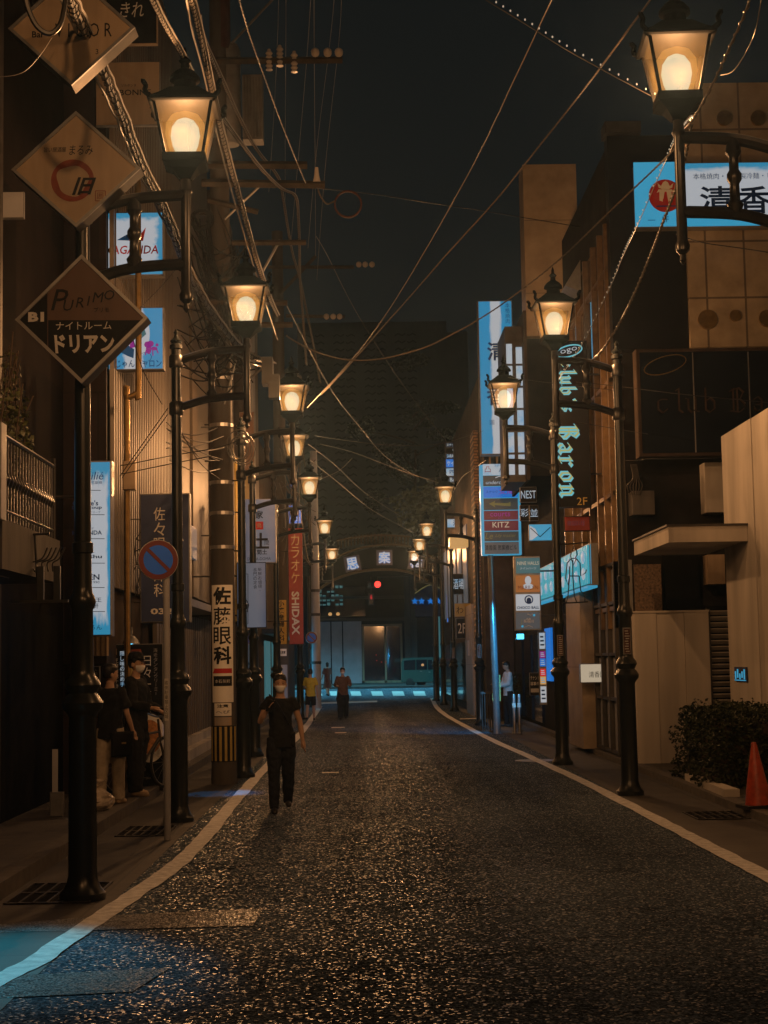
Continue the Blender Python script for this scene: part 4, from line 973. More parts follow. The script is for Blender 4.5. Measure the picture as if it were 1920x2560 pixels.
for s, px, py, w_, h_ in (("club's", 1397, 893, 27.5 * k, 30 * k), ('Baron', 1393, 1062, 36 * k, 38 * k)):
    x_, z_ = L(px, py)
    blackletter(s, x_ , z_, h_, (0, -1), (1, 0), .21, -.014, w_).build('lettering', 'neon_rim', t)
    blackletter(s, x_ , z_, h_, (0, -1), (1, 0), .07, -.018, w_).build('lettering', 'neon_core', t)
x_, z_ = L(1422, 878); m = MB()
pts = [(x_ + 34 * k * math.cos(q * math.pi / 14) * math.cos(.25) - 14 * k * math.sin(q * math.pi / 14) * math.sin(.25), -.016, z_ + 34 * k * math.cos(q * math.pi / 14) * math.sin(.25) + 14 * k * math.sin(q * math.pi / 14) * math.cos(.25)) for q in range(29)]
m.tube(pts, .012, 5); lg = m.build('neon_oval', 'neon_rim', t)
MB().text('ogo', x_, z_, 14 * k, -.02, w=44 * k, rot=.25).build('lettering', 'lit_bluewhite', t)
t = sign('glass_signboard', 'wide dark glass signboard with an unlit oval emblem and unlit blackletter word', 1590, 866, 2020, 1142, 25.4, 'glass_dark', 'wall_brown', .3, 9)
k = 25.4 / F_PX; a_ = Vector(t.location); Lg = lambda px, py: (at(px, py, 25.4).x - a_.x, at(px, py, 25.4).z - a_.z)
x_, z_ = Lg(1662, 913); m = MB()
m.tube([(x_ + 53 * k * math.cos(q * math.pi / 14) - 8 * k * math.sin(q * math.pi / 14), -.03, z_ + 16 * k * math.cos(q * math.pi / 14) + 20 * k * math.sin(q * math.pi / 14)) for q in range(29)], .008, 5)
m.build('emblem', 'brass', t)
x_, z_ = Lg(1632, 1036); blackletter("club Baron", x_, z_, 46 * k, (1, 0), (0, 1), .07, -.03, 46 * k).build('lettering', 'wall_brown', t)
for px in (1735, 1874): x_, z_ = Lg(px, 1004); MB().box(x_ - .008, x_ + .008, -.02, -.009, .06, 1.68).build('pane_joint', 'steel', t)
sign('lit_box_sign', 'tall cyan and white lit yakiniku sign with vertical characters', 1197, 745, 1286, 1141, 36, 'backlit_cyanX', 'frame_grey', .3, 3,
     [T('ink_bluedeep', '本格焼肉・自家製冷麺・しゃぶしゃぶ', 1271, 870, 13, vertical=True, w=13), T('ink_bluedeep', '清', 1241, 878, 48, bold=.02), T('ink_bluedeep', '香', 1241, 990, 48, bold=.02), T('ink_bluedeep', '園', 1230, 1056, 12)])
stack = [(1160, 1188, 'lit_bluewhite', [T('ink_redbright', '凸', 1219, 1174, 15), T('ink_bluedeep', 'スナック', 1248, 1164, 6), T('ink_bluedeep', 'ハウス', 1270, 1174, 14)]),
         (1189, 1215, 'lit_darkteal', [T('lit_bluewhite', 'undercurrent', 1251, 1206, 9, w=74, shear=.2), Ln('lit_white', [(1238, 1195), (1248, 1191), (1262, 1192)], 2)]),
         (1217, 1244, 'lit_blue', [T('ink_bluedeep', 'スナック', 1229, 1230, 7), T('lit_magenta', '又庵', 1266, 1230, 12, w=40)]),
         (1246, 1275, 'lit_darkteal', [P('lit_gold', [(1222, 1260), (1238, 1252), (1236, 1258), (1270, 1258), (1276, 1254), (1276, 1266), (1236, 1263), (1238, 1269)])]),
         (1277, 1300, 'lit_darkred', [T('lit_magenta', 'courts', 1250, 1286, 11, w=50), T('lit_magenta', '3 2 5', 1250, 1296, 4)]),
         (1302, 1327, 'lit_darkred', [T('lit_warmwhite', 'KITZ', 1252, 1312, 14, w=42)]),
         (1329, 1353, 'lit_darkteal', [T('lit_gold', 'Le', 1222, 1340, 15, shear=.3), T('lit_gold', 'Lily master', 1264, 1340, 10, w=52, shear=.3)]),
         (1355, 1385, 'lit_dimgrey', [T('ink_black', '清香園 思案橋ビル', 1252, 1369, 13, w=80)])]
st = thing('sign_pylon', 'stack of eight coloured bar signs under the tall cyan yakiniku sign', 'sign')
a_ = at(1252, 1272, 36.3); k = 36.3 / F_PX; st.location = (a_.x, 36.3, at(1252, 1387, 36.3).z)
H_ = 228 * k
MB().box(-50 * k, 50 * k, 0, .3, 0, H_).build('cabinet', 'lit_cyan', st)
for y0, y1, mt, its in stack:
    z0 = at(1252, y1, 36.3).z - st.location.z; z1 = at(1252, y0, 36.3).z - st.location.z
    p_ = MB().box(-43 * k, 43 * k, -.03, -.001, z0, z1).build('sign_panel', mt, st)
    aa = Vector((a_.x, 36.3, st.location.z))
    marks(p_, aa, 36.3, k, 0, its, -.036)
t = thing('sign_pole', 'leaning pole lit cyan that carries the stack of bar signs', 'pole', gnd(1243, 1834))
top = at(1226, 1386, 36.45) - Vector(t.location)
MB().tube([(0, 0, 0), (0, 0, .5), top * .55 + Vector((0, 0, .1)), top], [.085, .082, .075, .065], 14).build('shaft', 'frame_bright', t, smooth=50)
m = MB()
for i in range(4): m.box(-.10 + i * .055, -.07 + i * .055, -.1, -.084, .75, 1.35)
m.build('hazard_stripe', 'sign_ochre', t)
sign('lit_box_sign', 'column of four bar signs headed NINE HALLS by the cyan awning', 1287, 1390, 1352, 1576, 31.2, None, 'frame_grey', .24, 2,
     [Rc('lit_teal', 1290, 1394, 1349, 1434), Rc('lit_orange', 1290, 1438, 1349, 1481), Rc('lit_white', 1290, 1485, 1349, 1527), Rc('lit_dimgrey', 1290, 1530, 1349, 1573),
      T('lit_warmwhite', 'NINE HALLS', 1320, 1408, 9, w=54, z=1), T('lit_white', 'ナインハーツ', 1320, 1421, 6, w=40, z=1), D('lit_white', 1320, 1451, 8, 11, z=1), D('lit_white', 1320, 1466, 13, 7, z=1), T('ink_red', 'MARILYN', 1320, 1469, 10, w=50, z=2),
      ('O', 'ink_bluedeep', 1322, 1499, 8, 11, dict(z=1)), D('ink_bluedeep', 1322, 1501, 6, 7, z=1), T('ink_bluedeep', 'CHOCO BALL', 1320, 1519, 7, w=56, bold=.03, z=1), T('ink_white', 'club', 1321, 1547, 5, z=1), T('ink_white', '長谷川', 1321, 1553, 8, z=1), D('lit_cyan', 1335, 1538, 3, z=1), D('lit_cyan', 1306, 1566, 3, z=1), Ln('lit_gold', [(1304, 1548), (1304, 1562)], 1.5, z=1), Ln('ink_white', [(1318, 1535), (1326, 1538), (1332, 1535)], 1, z=1), Ln('ink_white', [(1310, 1568), (1322, 1564), (1332, 1568)], 1, z=1)], wall=4.25)
sign('lit_box_sign', 'small cream lit sign with brush characters on the beige column', 1450, 1659, 1506, 1707, 28.6, 'lit_warmwhite', 'frame_bright', .1, 2, [T('ink_black', '清香園', 1492, 1686, 15, w=40)])
sign('shop_board', 'maroon board above the cyan ribbed awning', 1410, 1290, 1476, 1328, 28.2, 'sign_red', 'wall_brown', .1, 2, [T('lit_darkred', '韓国料理', 1440, 1308, 13, w=44)])
for i, (x0, y0, x1, y1, mt, tx, lab) in enumerate(((1300, 1217, 1342, 1256, 'sign_black', 'NEST', 'black board lettered NEST beside the stack of bar signs'), (1300, 1262, 1322, 1302, 'sign_black', '彩', 'black board with one cyan character under the NEST board'), (1324, 1262, 1346, 1302, 'sign_black', '並', 'black board with one white character next to the cyan one'), (1322, 1310, 1380, 1352, 'lit_cyan', '', 'cyan lit window board under the two character boards'), (1298, 1160, 1312, 1212, 'lit_blue', '', 'plain blue lit side panel next to the stack of bar signs'))):
    sign('wall_board', lab, x0, y0, x1, y1, 33.0 if i < 4 else 36.1, mt, 'frame_grey', .1, 1, [T('lit_bluewhite', tx, (x0 + x1) / 2, (y0 + y1) / 2, 20, mw=(x1 - x0) * .9)] if tx else [P('lit_white', [(1324, 1314), (1338, 1322), (1346, 1338), (1330, 1350), (1324, 1350)]), Ln('ink_black', [(1326, 1320), (1350, 1342), (1376, 1318)], 2, z=1)] if i == 3 else [])
# narrow column of lit vending panels and posters low on the right
t = thing('menu_light_column', 'narrow column of red, blue and white lit panels by the doorway', 'sign')
a_ = at(1357, 1670, 32); k = 32 / F_PX; t.location = (a_.x, 32, at(1357, 1762, 32).z)
MB().box(-9 * k, 9 * k, 0, .15, 0, 182 * k).build('cabinet', 'frame_grey', t)
for y0, y1, mt in ((1582, 1622, 'lit_bluewhite'), (1628, 1645, 'lit_magenta'), (1646, 1666, 'lit_blue'), (1672, 1690, 'lit_red'), (1691, 1711, 'lit_warm'), (1716, 1756, 'lit_white')):
    z0 = at(1357, y1, 32).z - t.location.z; z1 = at(1357, y0, 32).z - t.location.z
    p_ = MB().box(-7 * k, 7 * k, -.012, -.001, z0, z1).build('sign_panel', mt, t)
    m = MB()
    for q in range(3): m.box(-5 * k, 5 * k - q * k, -.018, -.014, z0 + (z1 - z0) * (.2 + .25 * q), z0 + (z1 - z0) * (.3 + .25 * q))
    m.build('lettering', 'ink_bluedeep' if mt in ('lit_bluewhite', 'lit_white') else 'lit_bluewhite', p_)
sign('poster', 'black tenant wanted poster beside the red and blue lit panels', 1324, 1682, 1349, 1738, 32.2, 'sign_black', 'frame_grey', .04, 1, [T('ink_white', 'テナント', 1337, 1695, 9, w=22), T('ink_white', '募集中', 1337, 1709, 9, w=22), Rc('ink_grey', 1327, 1721, 1347, 1731)])
sign('poster', 'white tenant poster on the cream pier beside the leaning cyan pole', 1211, 1678, 1224, 1712, 47.0, 'sign_grey', 'frame_grey', .04, 1, [T('ink_black', 'テナ', 1217, 1687, 8, w=10), T('ink_black', '立地', 1217, 1700, 8, w=10)])
for i, (x, lab) in enumerate(((1308, 'blue lit doorway strip left of the poster'), (1318, 'cyan lit doorway strip right beside the poster'))):
    pass
# far right stack of snack bar signs
rows = [(1107, 1118, 'sign_navy', 'スナックらん'), (1121, 1132, 'sign_black', '♥'), (1134, 1146, 'sign_navy', 'SARATOGA'), (1148, 1168, 'lit_blue', 'ケイタイ'), (1171, 1189, 'lit_bluewhite', '四季'), (1192, 1206, 'sign_navy', 'BAR'), (1298, 1318, 'lit_bluewhite', '酒'), ]
st = thing('sign_pylon', 'narrow stack of blue snack bar signs high on the brick building', 'sign'); k = 60 / F_PX
a_ = at(1137, 1200, 60); st.location = (a_.x, 60, at(1137, 1322, 60).z)
MB().box(-23 * k, 23 * k, 0, .3, 0, 220 * k).build('cabinet', 'dark_steel', st)
for y0, y1, mt, tx in rows:
    z0 = at(1137, y1, 60).z - st.location.z; z1 = at(1137, y0, 60).z - st.location.z
    p_ = MB().box(-21 * k, 21 * k, -.03, -.001, z0, z1).build('sign_panel', mt, st)
    m = MB(); m.text(tx, 0, (z0 + z1) / 2, (z1 - z0) * .7, -.036, mw=38 * k, bold=.02); m.build('lettering', 'ink_bluedeep' if mt == 'lit_bluewhite' else 'lit_bluewhite', p_)
for i, (x0, y0, x1, y1, Y, f, tx, mt, lab) in enumerate((
        (1126, 1342, 1158, 1424, 62, 'sign_ochre', 'わら', 'ink_black', 'dim ochre board with a black character under the narrow stack of blue signs'),
        (1130, 1434, 1162, 1486, 55, 'sign_black', '酒場', 'lit_bluewhite', 'black board with small lit lines above the ochre わ board'),
        (1136, 1508, 1184, 1542, 52, 'sign_ochre', 'わか', 'ink_black', 'ochre board with two black kana at head height of the thin lamp posts'),
        (1140, 1545, 1186, 1596, 52.1, 'sign_black', '2F 5', 'ink_white', 'black list of bars under the ochre two kana board'),
        (1116, 1486, 1128, 1556, 66, 'lit_blue', '', 'ink_white', 'slim bright blue lit upright sign near the stars'),
        (1168, 1600, 1190, 1640, 50, 'sign_grey', '', 'ink_black', 'pale grey notice on the brick pier'))):
    sign('wall_board', lab, x0, y0, x1, y1, Y, f, 'frame_grey', .12, 1, [T(mt, tx, (x0 + x1) / 2, (y0 + y1) / 2, (y1 - y0) * .5, mw=(x1 - x0) * .8)] if tx else [])
# round no parking signs
def noparking(lab, cx, cy, d, Y, px, tilt, mast='sign_grey', r=.034):
    c = at(cx, cy, Y); g = Vector((at(px, cy, Y).x, Y + .05, 0))
    t = thing('no_parking_sign', lab, 'traffic sign', g, 0, 'round no parking signs')
    if mast: MB().tube([(0, 0, 0), (0, 0, c.z + d * .45)], r, 10).build('mast', mast, t, smooth=50)
    h = MB(); q = d / 2
    h.lathe([(q, .0), (q + .004, .008), (q, .016)], 0, 0, 40); p = h.build('plate', 'frame_bright', t)
    p.location = (c.x - g.x, -.05, c.z); p.rotation_euler = (R(90), 0, tilt)
    MB().add(*(lambda m: (m.v, m.f))(MB().ring(0, 0, q * .74, q * .985, 0))).build('red_border', 'ink_red_sign', p)
    MB().disc(0, 0, q * .745, .0).build('blue_field', 'ink_blue_sign', p)
    e = MB(); a = R(-45); ux, uz = math.cos(a), math.sin(a); nx, nz = -uz * q * .09, ux * q * .09
    e.poly([(-ux * q * .8 - nx, -.0, -uz * q * .8 - nz), (ux * q * .8 - nx, -.0, uz * q * .8 - nz), (ux * q * .8 + nx, 0, uz * q * .8 + nz), (-ux * q * .8 + nx, 0, -uz * q * .8 + nz)])
    e.build('red_slash', 'ink_red_sign', p)
    for ch, y in zip(p.children, (.020, .0205, .024)): ch.rotation_euler = (R(-90), 0, 0); ch.location = (0, 0, y)
    if mast:
        MB().box(-.02, .02, -.040, -.0365, 1.18, 1.6).build('label_plate', 'ink_white', t)
        MB().text('路側駐車禁止区域', 0, 1.39, .045, -.042, vertical=True, w=.035).build('lettering', 'ink_black', t)
m = mat('ink_red_sign', (.13, .016, .015), .4, 0, .4, .1, 4); m = mat('ink_blue_sign', (.006, .15, .95), .4, 0, .4, .06, 4)
noparking('round no parking sign on a thin grey pole before the second lamp post', 395, 1400, .40, 16.1, 414, R(14))
noparking('small far round no parking sign on the pale pole by the karaoke banner', 779, 1594, .42, 58.0, 787, 0, None)
t = thing('added_flood_lamp', 'added blue white flood lamp under the bar signs to light the leaning pole', 'lamp', at(1300, 1592, 34.5))
MB().cbox(-.09, .09, -.06, .06, -.06, .08, .01).tube([(0, 0, .08), (.05, .1, .3)], .012, 6).build('housing', 'dark_steel', t); MB().box(-.075, .075, -.075, -.062, -.05, .06).build('lens', 'led_cyan', t)
ld = bpy.data.lights.new('added_flood_light', 'SPOT'); ld.energy = 600; ld.color = (.03, .5, 1); ld.spot_size = R(64); ld.spot_blend = .6; ld.shadow_soft_size = .05  # spot and fixture put in only to tint the leaning pole cyan
lo_ = bpy.data.objects.new('added_flood_light', ld); C.objects.link(lo_); lo_.parent = t; lo_.location = (-.12, .0, -.02)
lo_.rotation_euler = (at(1236, 1640, 36.9) - Vector(t.location)).to_track_quat('-Z', 'Y').to_euler()
# wire figure sign of a man in front of the lit awning
t = thing('wire_figure_sign', 'black wire outline figure of a tailor hanging before the lit awning', 'sign')
Yw = 26.9; a_ = at(1432, 1440, Yw); t.location = (a_.x, Yw, a_.z)
L = lambda p: (at(*p, Yw).x - a_.x, 0, at(*p, Yw).z - a_.z)
m = MB()
for path in ([(1426, 1390), (1430, 1372), (1440, 1372), (1443, 1386), (1438, 1396), (1428, 1396), (1426, 1390)], [(1428, 1396), (1418, 1408), (1414, 1446), (1420, 1462), (1424, 1440), (1424, 1416)], [(1440, 1396), (1450, 1408), (1452, 1440), (1464, 1432), (1466, 1424)], [(1424, 1440), (1420, 1490), (1416, 1506)], [(1432, 1400), (1432, 1440), (1436, 1490), (1442, 1506)], [(1448, 1440), (1452, 1478), (1462, 1484), (1462, 1503)], [(1428, 1398), (1434, 1412), (1440, 1398)], [(1424, 1440), (1448, 1440)]):
    m.tube([L(p) for p in path], .010, 5)
m.build('figure_outline', 'black_metal', t)
m = MB(); m.tube([L((1448, 1506)), L((1470, 1504))], .012, 5); m.tube([L((1400, 1508)), L((1450, 1506))], .012, 5); m.tube([L((1396, 1362)), L((1470, 1356))], .012, 5); m.tube([L((1434, 1358)), L((1434, 1372))], .006, 5)
m.build('hanger', 'black_metal', t)
# small hanging stick sign left (antler like wire) by the navy sign
t = thing('wire_ornament', 'thin black wire branch ornament on the edge of the navy sign', 'ornament')
Yw = 21.9; a_ = at(344, 1400, Yw); t.location = (a_.x, Yw, a_.z); m = MB()
for path in ([(352, 1330), (340, 1348), (336, 1380), (342, 1410), (352, 1430), (344, 1460), (338, 1490)], [(340, 1348), (352, 1352)], [(336, 1380), (350, 1372)], [(342, 1410), (336, 1424)], [(326, 1298), (352, 1298)], [(334, 1506), (352, 1506)], [(344, 1460), (352, 1480), (350, 1492)]):
    m.tube([(at(*p, Yw).x - a_.x, 0, at(*p, Yw).z - a_.z) for p in path], .008, 5)
m.build('wire', 'black_metal', t)
# the arch with illuminated characters
t = thing('street_arch', 'street entrance arch with three blue white lit characters', 'arch'); Ya = 72; t.location = (0, Ya, 0)
Z = lambda px, py: (at(px, py, Ya).x, 0, at(px, py, Ya).z)
m = MB(); m.tube(smooth_path([Z(782, 1486), Z(830, 1452), Z(895, 1430), Z(960, 1424), Z(1020, 1430), Z(1070, 1452)], 6), .06, 8); m.tube(smooth_path([Z(782, 1440), Z(830, 1400), Z(895, 1372), Z(960, 1362), Z(1020, 1366), Z(1080, 1392)], 6), .05, 8)
m.build('arch_band', 'gold_paint', t)
pts_b = smooth_path([Z(782, 1486), Z(830, 1452), Z(895, 1430), Z(960, 1424), Z(1020, 1430), Z(1070, 1452)], 6); pts_t = smooth_path([Z(782, 1440), Z(830, 1400), Z(895, 1372), Z(960, 1362), Z(1020, 1366), Z(1080, 1392)], 6)
m = MB(); vs = []
for p, q in zip(pts_b, pts_t): vs += [(p.x, .05, p.z), (q.x, .05, q.z - .1)]
m.add(vs, [(2 * i, 2 * i + 1, 2 * i + 3, 2 * i + 2) for i in range(len(pts_b) - 1)]); m.build('arch_panel', 'void', t)
m = MB()
for i in range(22):
    f = i / 21; px = 845 + 175 * f; py = 1372 - 12 * math.sin(f * math.pi) - 4 * f; m.tube([Z(px, py), Z(px, py - 24)], .03, 5)
m.tube(smooth_path([Z(840, 1352), Z(900, 1342), Z(960, 1338), Z(1025, 1342)], 5), .045, 6); m.build('railing', 'gold_paint', t)
for px, py in ((775, 1440), (1088, 1392)): MB().tube([(at(px, 1500, Ya).x, 0, 0), (at(px, 1500, Ya).x, 0, at(px, py, Ya).z)], .12, 10).build('arch_post', 'dark_steel', t)
for ch, px, py, ro in (('思', 881, 1409, .16), ('案', 961, 1394, 0), ('橋', 1041, 1406, -.16)):
    c = Z(px, py); k = Ya / F_PX
    p_ = MB().box(-20 * k, 20 * k, -.1, .0, -19 * k, 19 * k).build('character_tile', 'sign_navy', t); p_.location = c; p_.rotation_euler = (0, -ro, 0)
    MB().text(ch, 0, 0, 30 * k, -.11, w=31 * k, bold=.05).build('lettering', 'lit_blue_strong', p_)
    MB().text(ch, 0, 0, 29 * k, -.118, w=30 * k, bold=.012).build('lettering', 'lit_white', p_)
# plates wrapped round the eye clinic pole are built with the poles
# ------------------------------------------------------------------ utility poles
def bend(mb, r, L=.03):
    """cut long edges short, then wrap the flat XZ drawing round a pole of radius r"""
    out = []; st = []
    for f in mb.f: st += [(f[0], f[i], f[i + 1]) for i in range(1, len(f) - 1)]
    mid = {}
    while st:
        a, b, c = st.pop(); e = [(abs(mb.v[i].x - mb.v[j].x), i, j, k) for i, j, k in ((a, b, c), (b, c, a), (c, a, b))]; w, i, j, k = max(e)
        if w < L: out.append((a, b, c)); continue
        q = mid.get((min(i, j), max(i, j)))
        if q is None: mb.v.append((mb.v[i] + mb.v[j]) / 2); q = mid[(min(i, j), max(i, j))] = len(mb.v) - 1
        st += [(i, q, k), (q, j, k)]
    mb.f = out
    for v in mb.v:
        a = v.x / r; q = r - v.y; v.x, v.y = q * math.sin(a), -q * math.cos(a)
    return mb
def plate_on_pole(parent, r, z0, z1, half, m, name='advert_plate'):
    mb = MB(); n = 14
    for i in range(n + 1):
        x = -half + 2 * half * i / n
        mb.v += [Vector((x, -.006, z0)), Vector((x, -.006, z1))]
    mb.f += [(2 * i, 2 * i + 2, 2 * i + 3, 2 * i + 1) for i in range(n)]
    return bend(mb, r).build(name, m, parent)
def txt(parent, r, s, z, h, m, **o):
    return bend(MB().text(s, 0, z, h, -.011, **o), r).build('lettering', m, parent)
def insul(mb, p, r, L, horizontal=False, n=3):
    prof = []
    for i in range(n): prof += [(r, L * i / n), (r * .6, L * (i + .5) / n)]
    prof.append((r * .4, L))
    q = MB().lathe(prof, 0, 0, 12)
    M = Matrix.Rotation(R(90), 3, 'X') if horizontal else Matrix.Identity(3)
    mb.add([Vector(p) + M @ v for v in q.v], q.f)
G1 = gnd(561, 1960); Y1 = G1.y
u = thing('utility_pole', 'concrete utility pole wrapped in a white eye clinic advert plate', 'utility pole', G1, 0, 'concrete utility poles')
rr = lambda z: .185 - .0045 * z
MB().lathe([(rr(0) + .004, 0)] + [(rr(z), z) for z in (.3, 1, 2, 3, 4, 5, 6, 7, 8, 9, 10, 11, 12.6)], n=24).build('shaft', 'pole_concrete', u, smooth=60)
z_ = lambda py: at(560, py, Y1 - .2).z
r_ = rr(2.2) + .004
pl_ = plate_on_pole(u, r_, z_(1756), z_(1462), .17, 'sign_white')
for s, py in zip('佐藤眼科', (1489, 1540, 1589, 1638)): txt(pl_, r_, s, z_(py), 44 * Y1 / F_PX, 'ink_black', bold=.012 if s in '藤眼' else .03)
a0, a1 = z_(1683), z_(1671); m = MB().poly([(-.15, -.011, a0), (.14, -.011, a0), (.14, -.011, a1), (-.12, -.011, a1), (-.10, -.011, z_(1662))]); bend(m, r_).build('arrow', 'ink_redbright', pl_)
m = MB().box(-.14, .14, -.010, -.008, z_(1715), z_(1690)); bend(m, r_).build('name_strip', 'ink_black', pl_); txt(pl_, r_, '本石灰町', z_(1703), .05, 'ink_white', w=.22)
p2 = plate_on_pole(u, r_, z_(1790), z_(1758), .13, 'sign_white', 'notice_sticker'); txt(p2, r_, '注意', z_(1765), .05, 'ink_black', w=.16, bold=.02)
m = MB().text('へび', 0, z_(1780), .05, -.011, w=.2, bold=.03); bend(m, r_).build('lettering', 'ink_grey', p2)
p2 = plate_on_pole(u, r_, z_(1814), z_(1793), .13, 'sign_beige', 'notice_sticker'); m = MB()
for i in range(4): m.box(-.10, .10 - .02 * (i % 2), -.010, -.008, z_(1811 - i * 5), z_(1809 - i * 5))
bend(m, r_).build('lettering', 'ink_grey', p2)
r2 = rr(.9) + .006; hz_ = MB()
plate_on_pole(u, r2, z_(1905), z_(1815), .22, 'ink_black', 'hazard_wrap')
for i in range(6): x = -.2 + i * .075; hz_.add([(x, -.010, z_(1903)), (x + .035, -.010, z_(1903)), (x + .035, -.010, z_(1817)), (x, -.010, z_(1817))], [(0, 1, 2, 3)])
bend(hz_, r2).build('hazard_stripe', 'sign_ochre', u)
m = MB()
for z in (3.4, 3.9, 4.35, 5.2, 5.9): m.lathe([(rr(z) + .002, z), (rr(z) + .014, z), (rr(z) + .014, z + .05), (rr(z) + .002, z + .05)], 0, 0, 20)
m.build('strap', 'steel', u)
for i in range(10): z = 3.6 + i * .8; s = 1 if i % 2 else -1; MB().tube([(s * .1, -.05, z), (s * .30, -.08, z)], .012, 5).build('step_bolt', 'dark_steel', u)
def lx(px, py, dy=0): p = at(px, py, Y1 + dy) - G1; return (p.x, dy, p.z)
arms = (((525, 152), (856, 150), .045), ((520, 412), (768, 413), .05), ((504, 457), (812, 462), .05), ((520, 500), (645, 530), .035), ((580, 607), (765, 606), .035), ((520, 755), (718, 757), .035), ((640, 812), (732, 812), .035), ((530, 700), (600, 700), .03))
for a, b, hw in arms:
    p, q = Vector(lx(*a, -.2)), Vector(lx(*b, -.2)); m = MB(); m.tube([p, q], hw * 1.2, 4); m.build('crossarm', 'arm_wood', u)
m = MB()
for a, b in (((580, 108), (690, -10)), ((562, 548), (655, 460)), ((700, 600), (650, 690)), ((560, 1010), (590, 900)), ((616, 955), (662, 915))): MB().tube([lx(*a, -.15), lx(*b, -.15)], .02, 5).build('brace', 'frame_grey', u)
m = MB()
def insb(*a, par=None, **k): q = MB(); insul(q, *a, **k); q.build('insulator', 'insulator', par, smooth=40)
for px, py in ((673, 175), (700, 165), (736, 180)): insb(lx(px, py, -.2), .055, .32, n=5, par=u)
for px in (788, 819, 847): insb(Vector(lx(px, 133, -.25)), .062, .12, True, 2, par=u)
insb(lx(792, 455, -.2), .06, .22, n=1, par=u)
m = MB()
m.lathe([(.16, 0), (.19, .05), (.19, 1.45), (.15, 1.55), (.05, 1.58)], lx(570, 350)[0], .12, 18)
for v in m.v: v.z += lx(570, 356)[2]
m.build('transformer_can', 'transformer_grey', u, smooth=40)
m = MB(); c = lx(634, 356, .15); m.box(c[0] - .15, c[0] + .15, 0, .3, c[2], c[2] + 1.0)
for i in range(7): m.box(c[0] - .15 + i * .045, c[0] - .14 + i * .045, -.05, 0, c[2] + .03, c[2] + .97)
m.build('transformer_box', 'transformer_grey', u)
m = MB(); c = Vector(lx(555, 60)); m.lathe([(.125, 0), (.125, 1.4)], 0, 0, 16)
for v in m.v: v.x += c.x - 0; v.z += c.z - .4
m.build('upper_section', 'rust_red', u)
m = MB()
for i in range(7):
    c = Vector(lx(505 + random.uniform(-4, 4), 548 + random.uniform(-4, 4), -.25 + i * .01)); q = .14 + random.uniform(-.02, .02)
    m.tube([c + Vector((q * math.cos(t * .449), 0, q * math.sin(t * .449))) for t in range(15)], .010, 5)
m.build('cable_coil', 'cable_black', u); m = MB()
for i in range(5):
    c = Vector(lx(603 + random.uniform(-8, 8), 1120 + random.uniform(-8, 8), -.3 + i * .01)); q = .16 + random.uniform(-.04, .05)
    m.tube([c + Vector((q * math.cos(t * .449), 0, 1.3 * q * math.sin(t * .449))) for t in range(15)], .008, 5)
m.build('cable_coil', 'cable_black', u)
m = MB()
for i in range(64):
    a = lx(random.uniform(440, 560), random.uniform(500, 950), -.25); b = lx(random.uniform(545, 640), random.uniform(600, 980), -.15)
    mid = (Vector(a) + Vector(b)) / 2 + Vector((0, 0, -random.uniform(.1, .35))); m.tube(smooth_path([a, mid, b], 6), random.uniform(.006, .012), 4)
for i in range(10):
    a = lx(random.uniform(415, 430), random.uniform(1010, 1180), -4.5); b = lx(random.uniform(530, 560), random.uniform(1060, 1200), -.2)
    mid = (Vector(a) + Vector(b)) / 2 + Vector((0, 0, -random.uniform(.05, .25))); m.tube(smooth_path([a, mid, b], 6), .007, 4)
m.build('service_wire', 'cable_black', u)
m = MB(); c = lx(655, 915, -.1); m.box(c[0] - .0, c[0] + .16, -.2, .1, c[2] - .28, c[2] + .12); m.box(c[0] + .1, c[0] + .26, -.25, -.05, c[2] - .5, c[2] - .15); m.build('junction_box', 'cable_black', u)
G2 = gnd(707, 1818); Y2 = G2.y
u = thing('utility_pole', 'farther concrete utility pole with a yellow clinic plate beside the karaoke banner', 'utility pole', G2, 0, 'concrete utility poles')
MB().lathe([(.19, 0), (.175, 4), (.15, 13.5)], n=20).build('shaft', 'pole_concrete', u, smooth=60)
z2 = lambda py: at(707, py, Y2 - .2).z
p2 = plate_on_pole(u, .19, z2(1610), z2(1500), .15, 'sign_ochre')
for s, py in zip('小濱産婦人科', (1509, 1526, 1543, 1560, 1577, 1595)): txt(p2, .19, s, z2(py), 15 * Y2 / F_PX, 'ink_black', bold=.02)
p2 = plate_on_pole(u, .19, z2(1640), z2(1622), .14, 'sign_white'); txt(p2, .19, '本石灰町', z2(1631), .09, 'ink_black', w=.22, bold=.03)
plate_on_pole(u, .19, z2(1745), z2(1662), .16, 'sign_grey', 'notice_sticker')
def l2(px, py, dy=-.2): p = at(px, py, Y2 + dy) - G2; return (p.x, dy, p.z)
for a, b in (((670, 668), (885, 668)), ((715, 790), (862, 792)), ((700, 735), (790, 640))): MB().tube([l2(*a), l2(*b)], .05, 5).build('crossarm', 'arm_wood', u)
m = MB()
for px, py in ((897, 662), (913, 662), (930, 662), (816, 792), (833, 792), (849, 792)): insb(l2(px, py, -.3), .075, .14, True, 2, par=u)
m = MB().lathe([(.2, 0), (.22, .1), (.22, 1.1), (.1, 1.2)], l2(735, 1040)[0], -.1, 14)
for v in m.v: v.z += l2(735, 1040)[2]
m.build('transformer_can', 'transformer_grey', u, smooth=40)
m = MB()
for i in range(26):
    a = l2(random.uniform(690, 760), random.uniform(1080, 1330)); b = l2(random.uniform(700, 790), random.uniform(1120, 1420)); mid = (Vector(a) + Vector(b)) / 2 + Vector((0, 0, -random.uniform(.1, .5)))
    m.tube(smooth_path([a, mid, b], 6), random.uniform(.009, .016), 4)
m.build('service_wire', 'cable_grey', u)
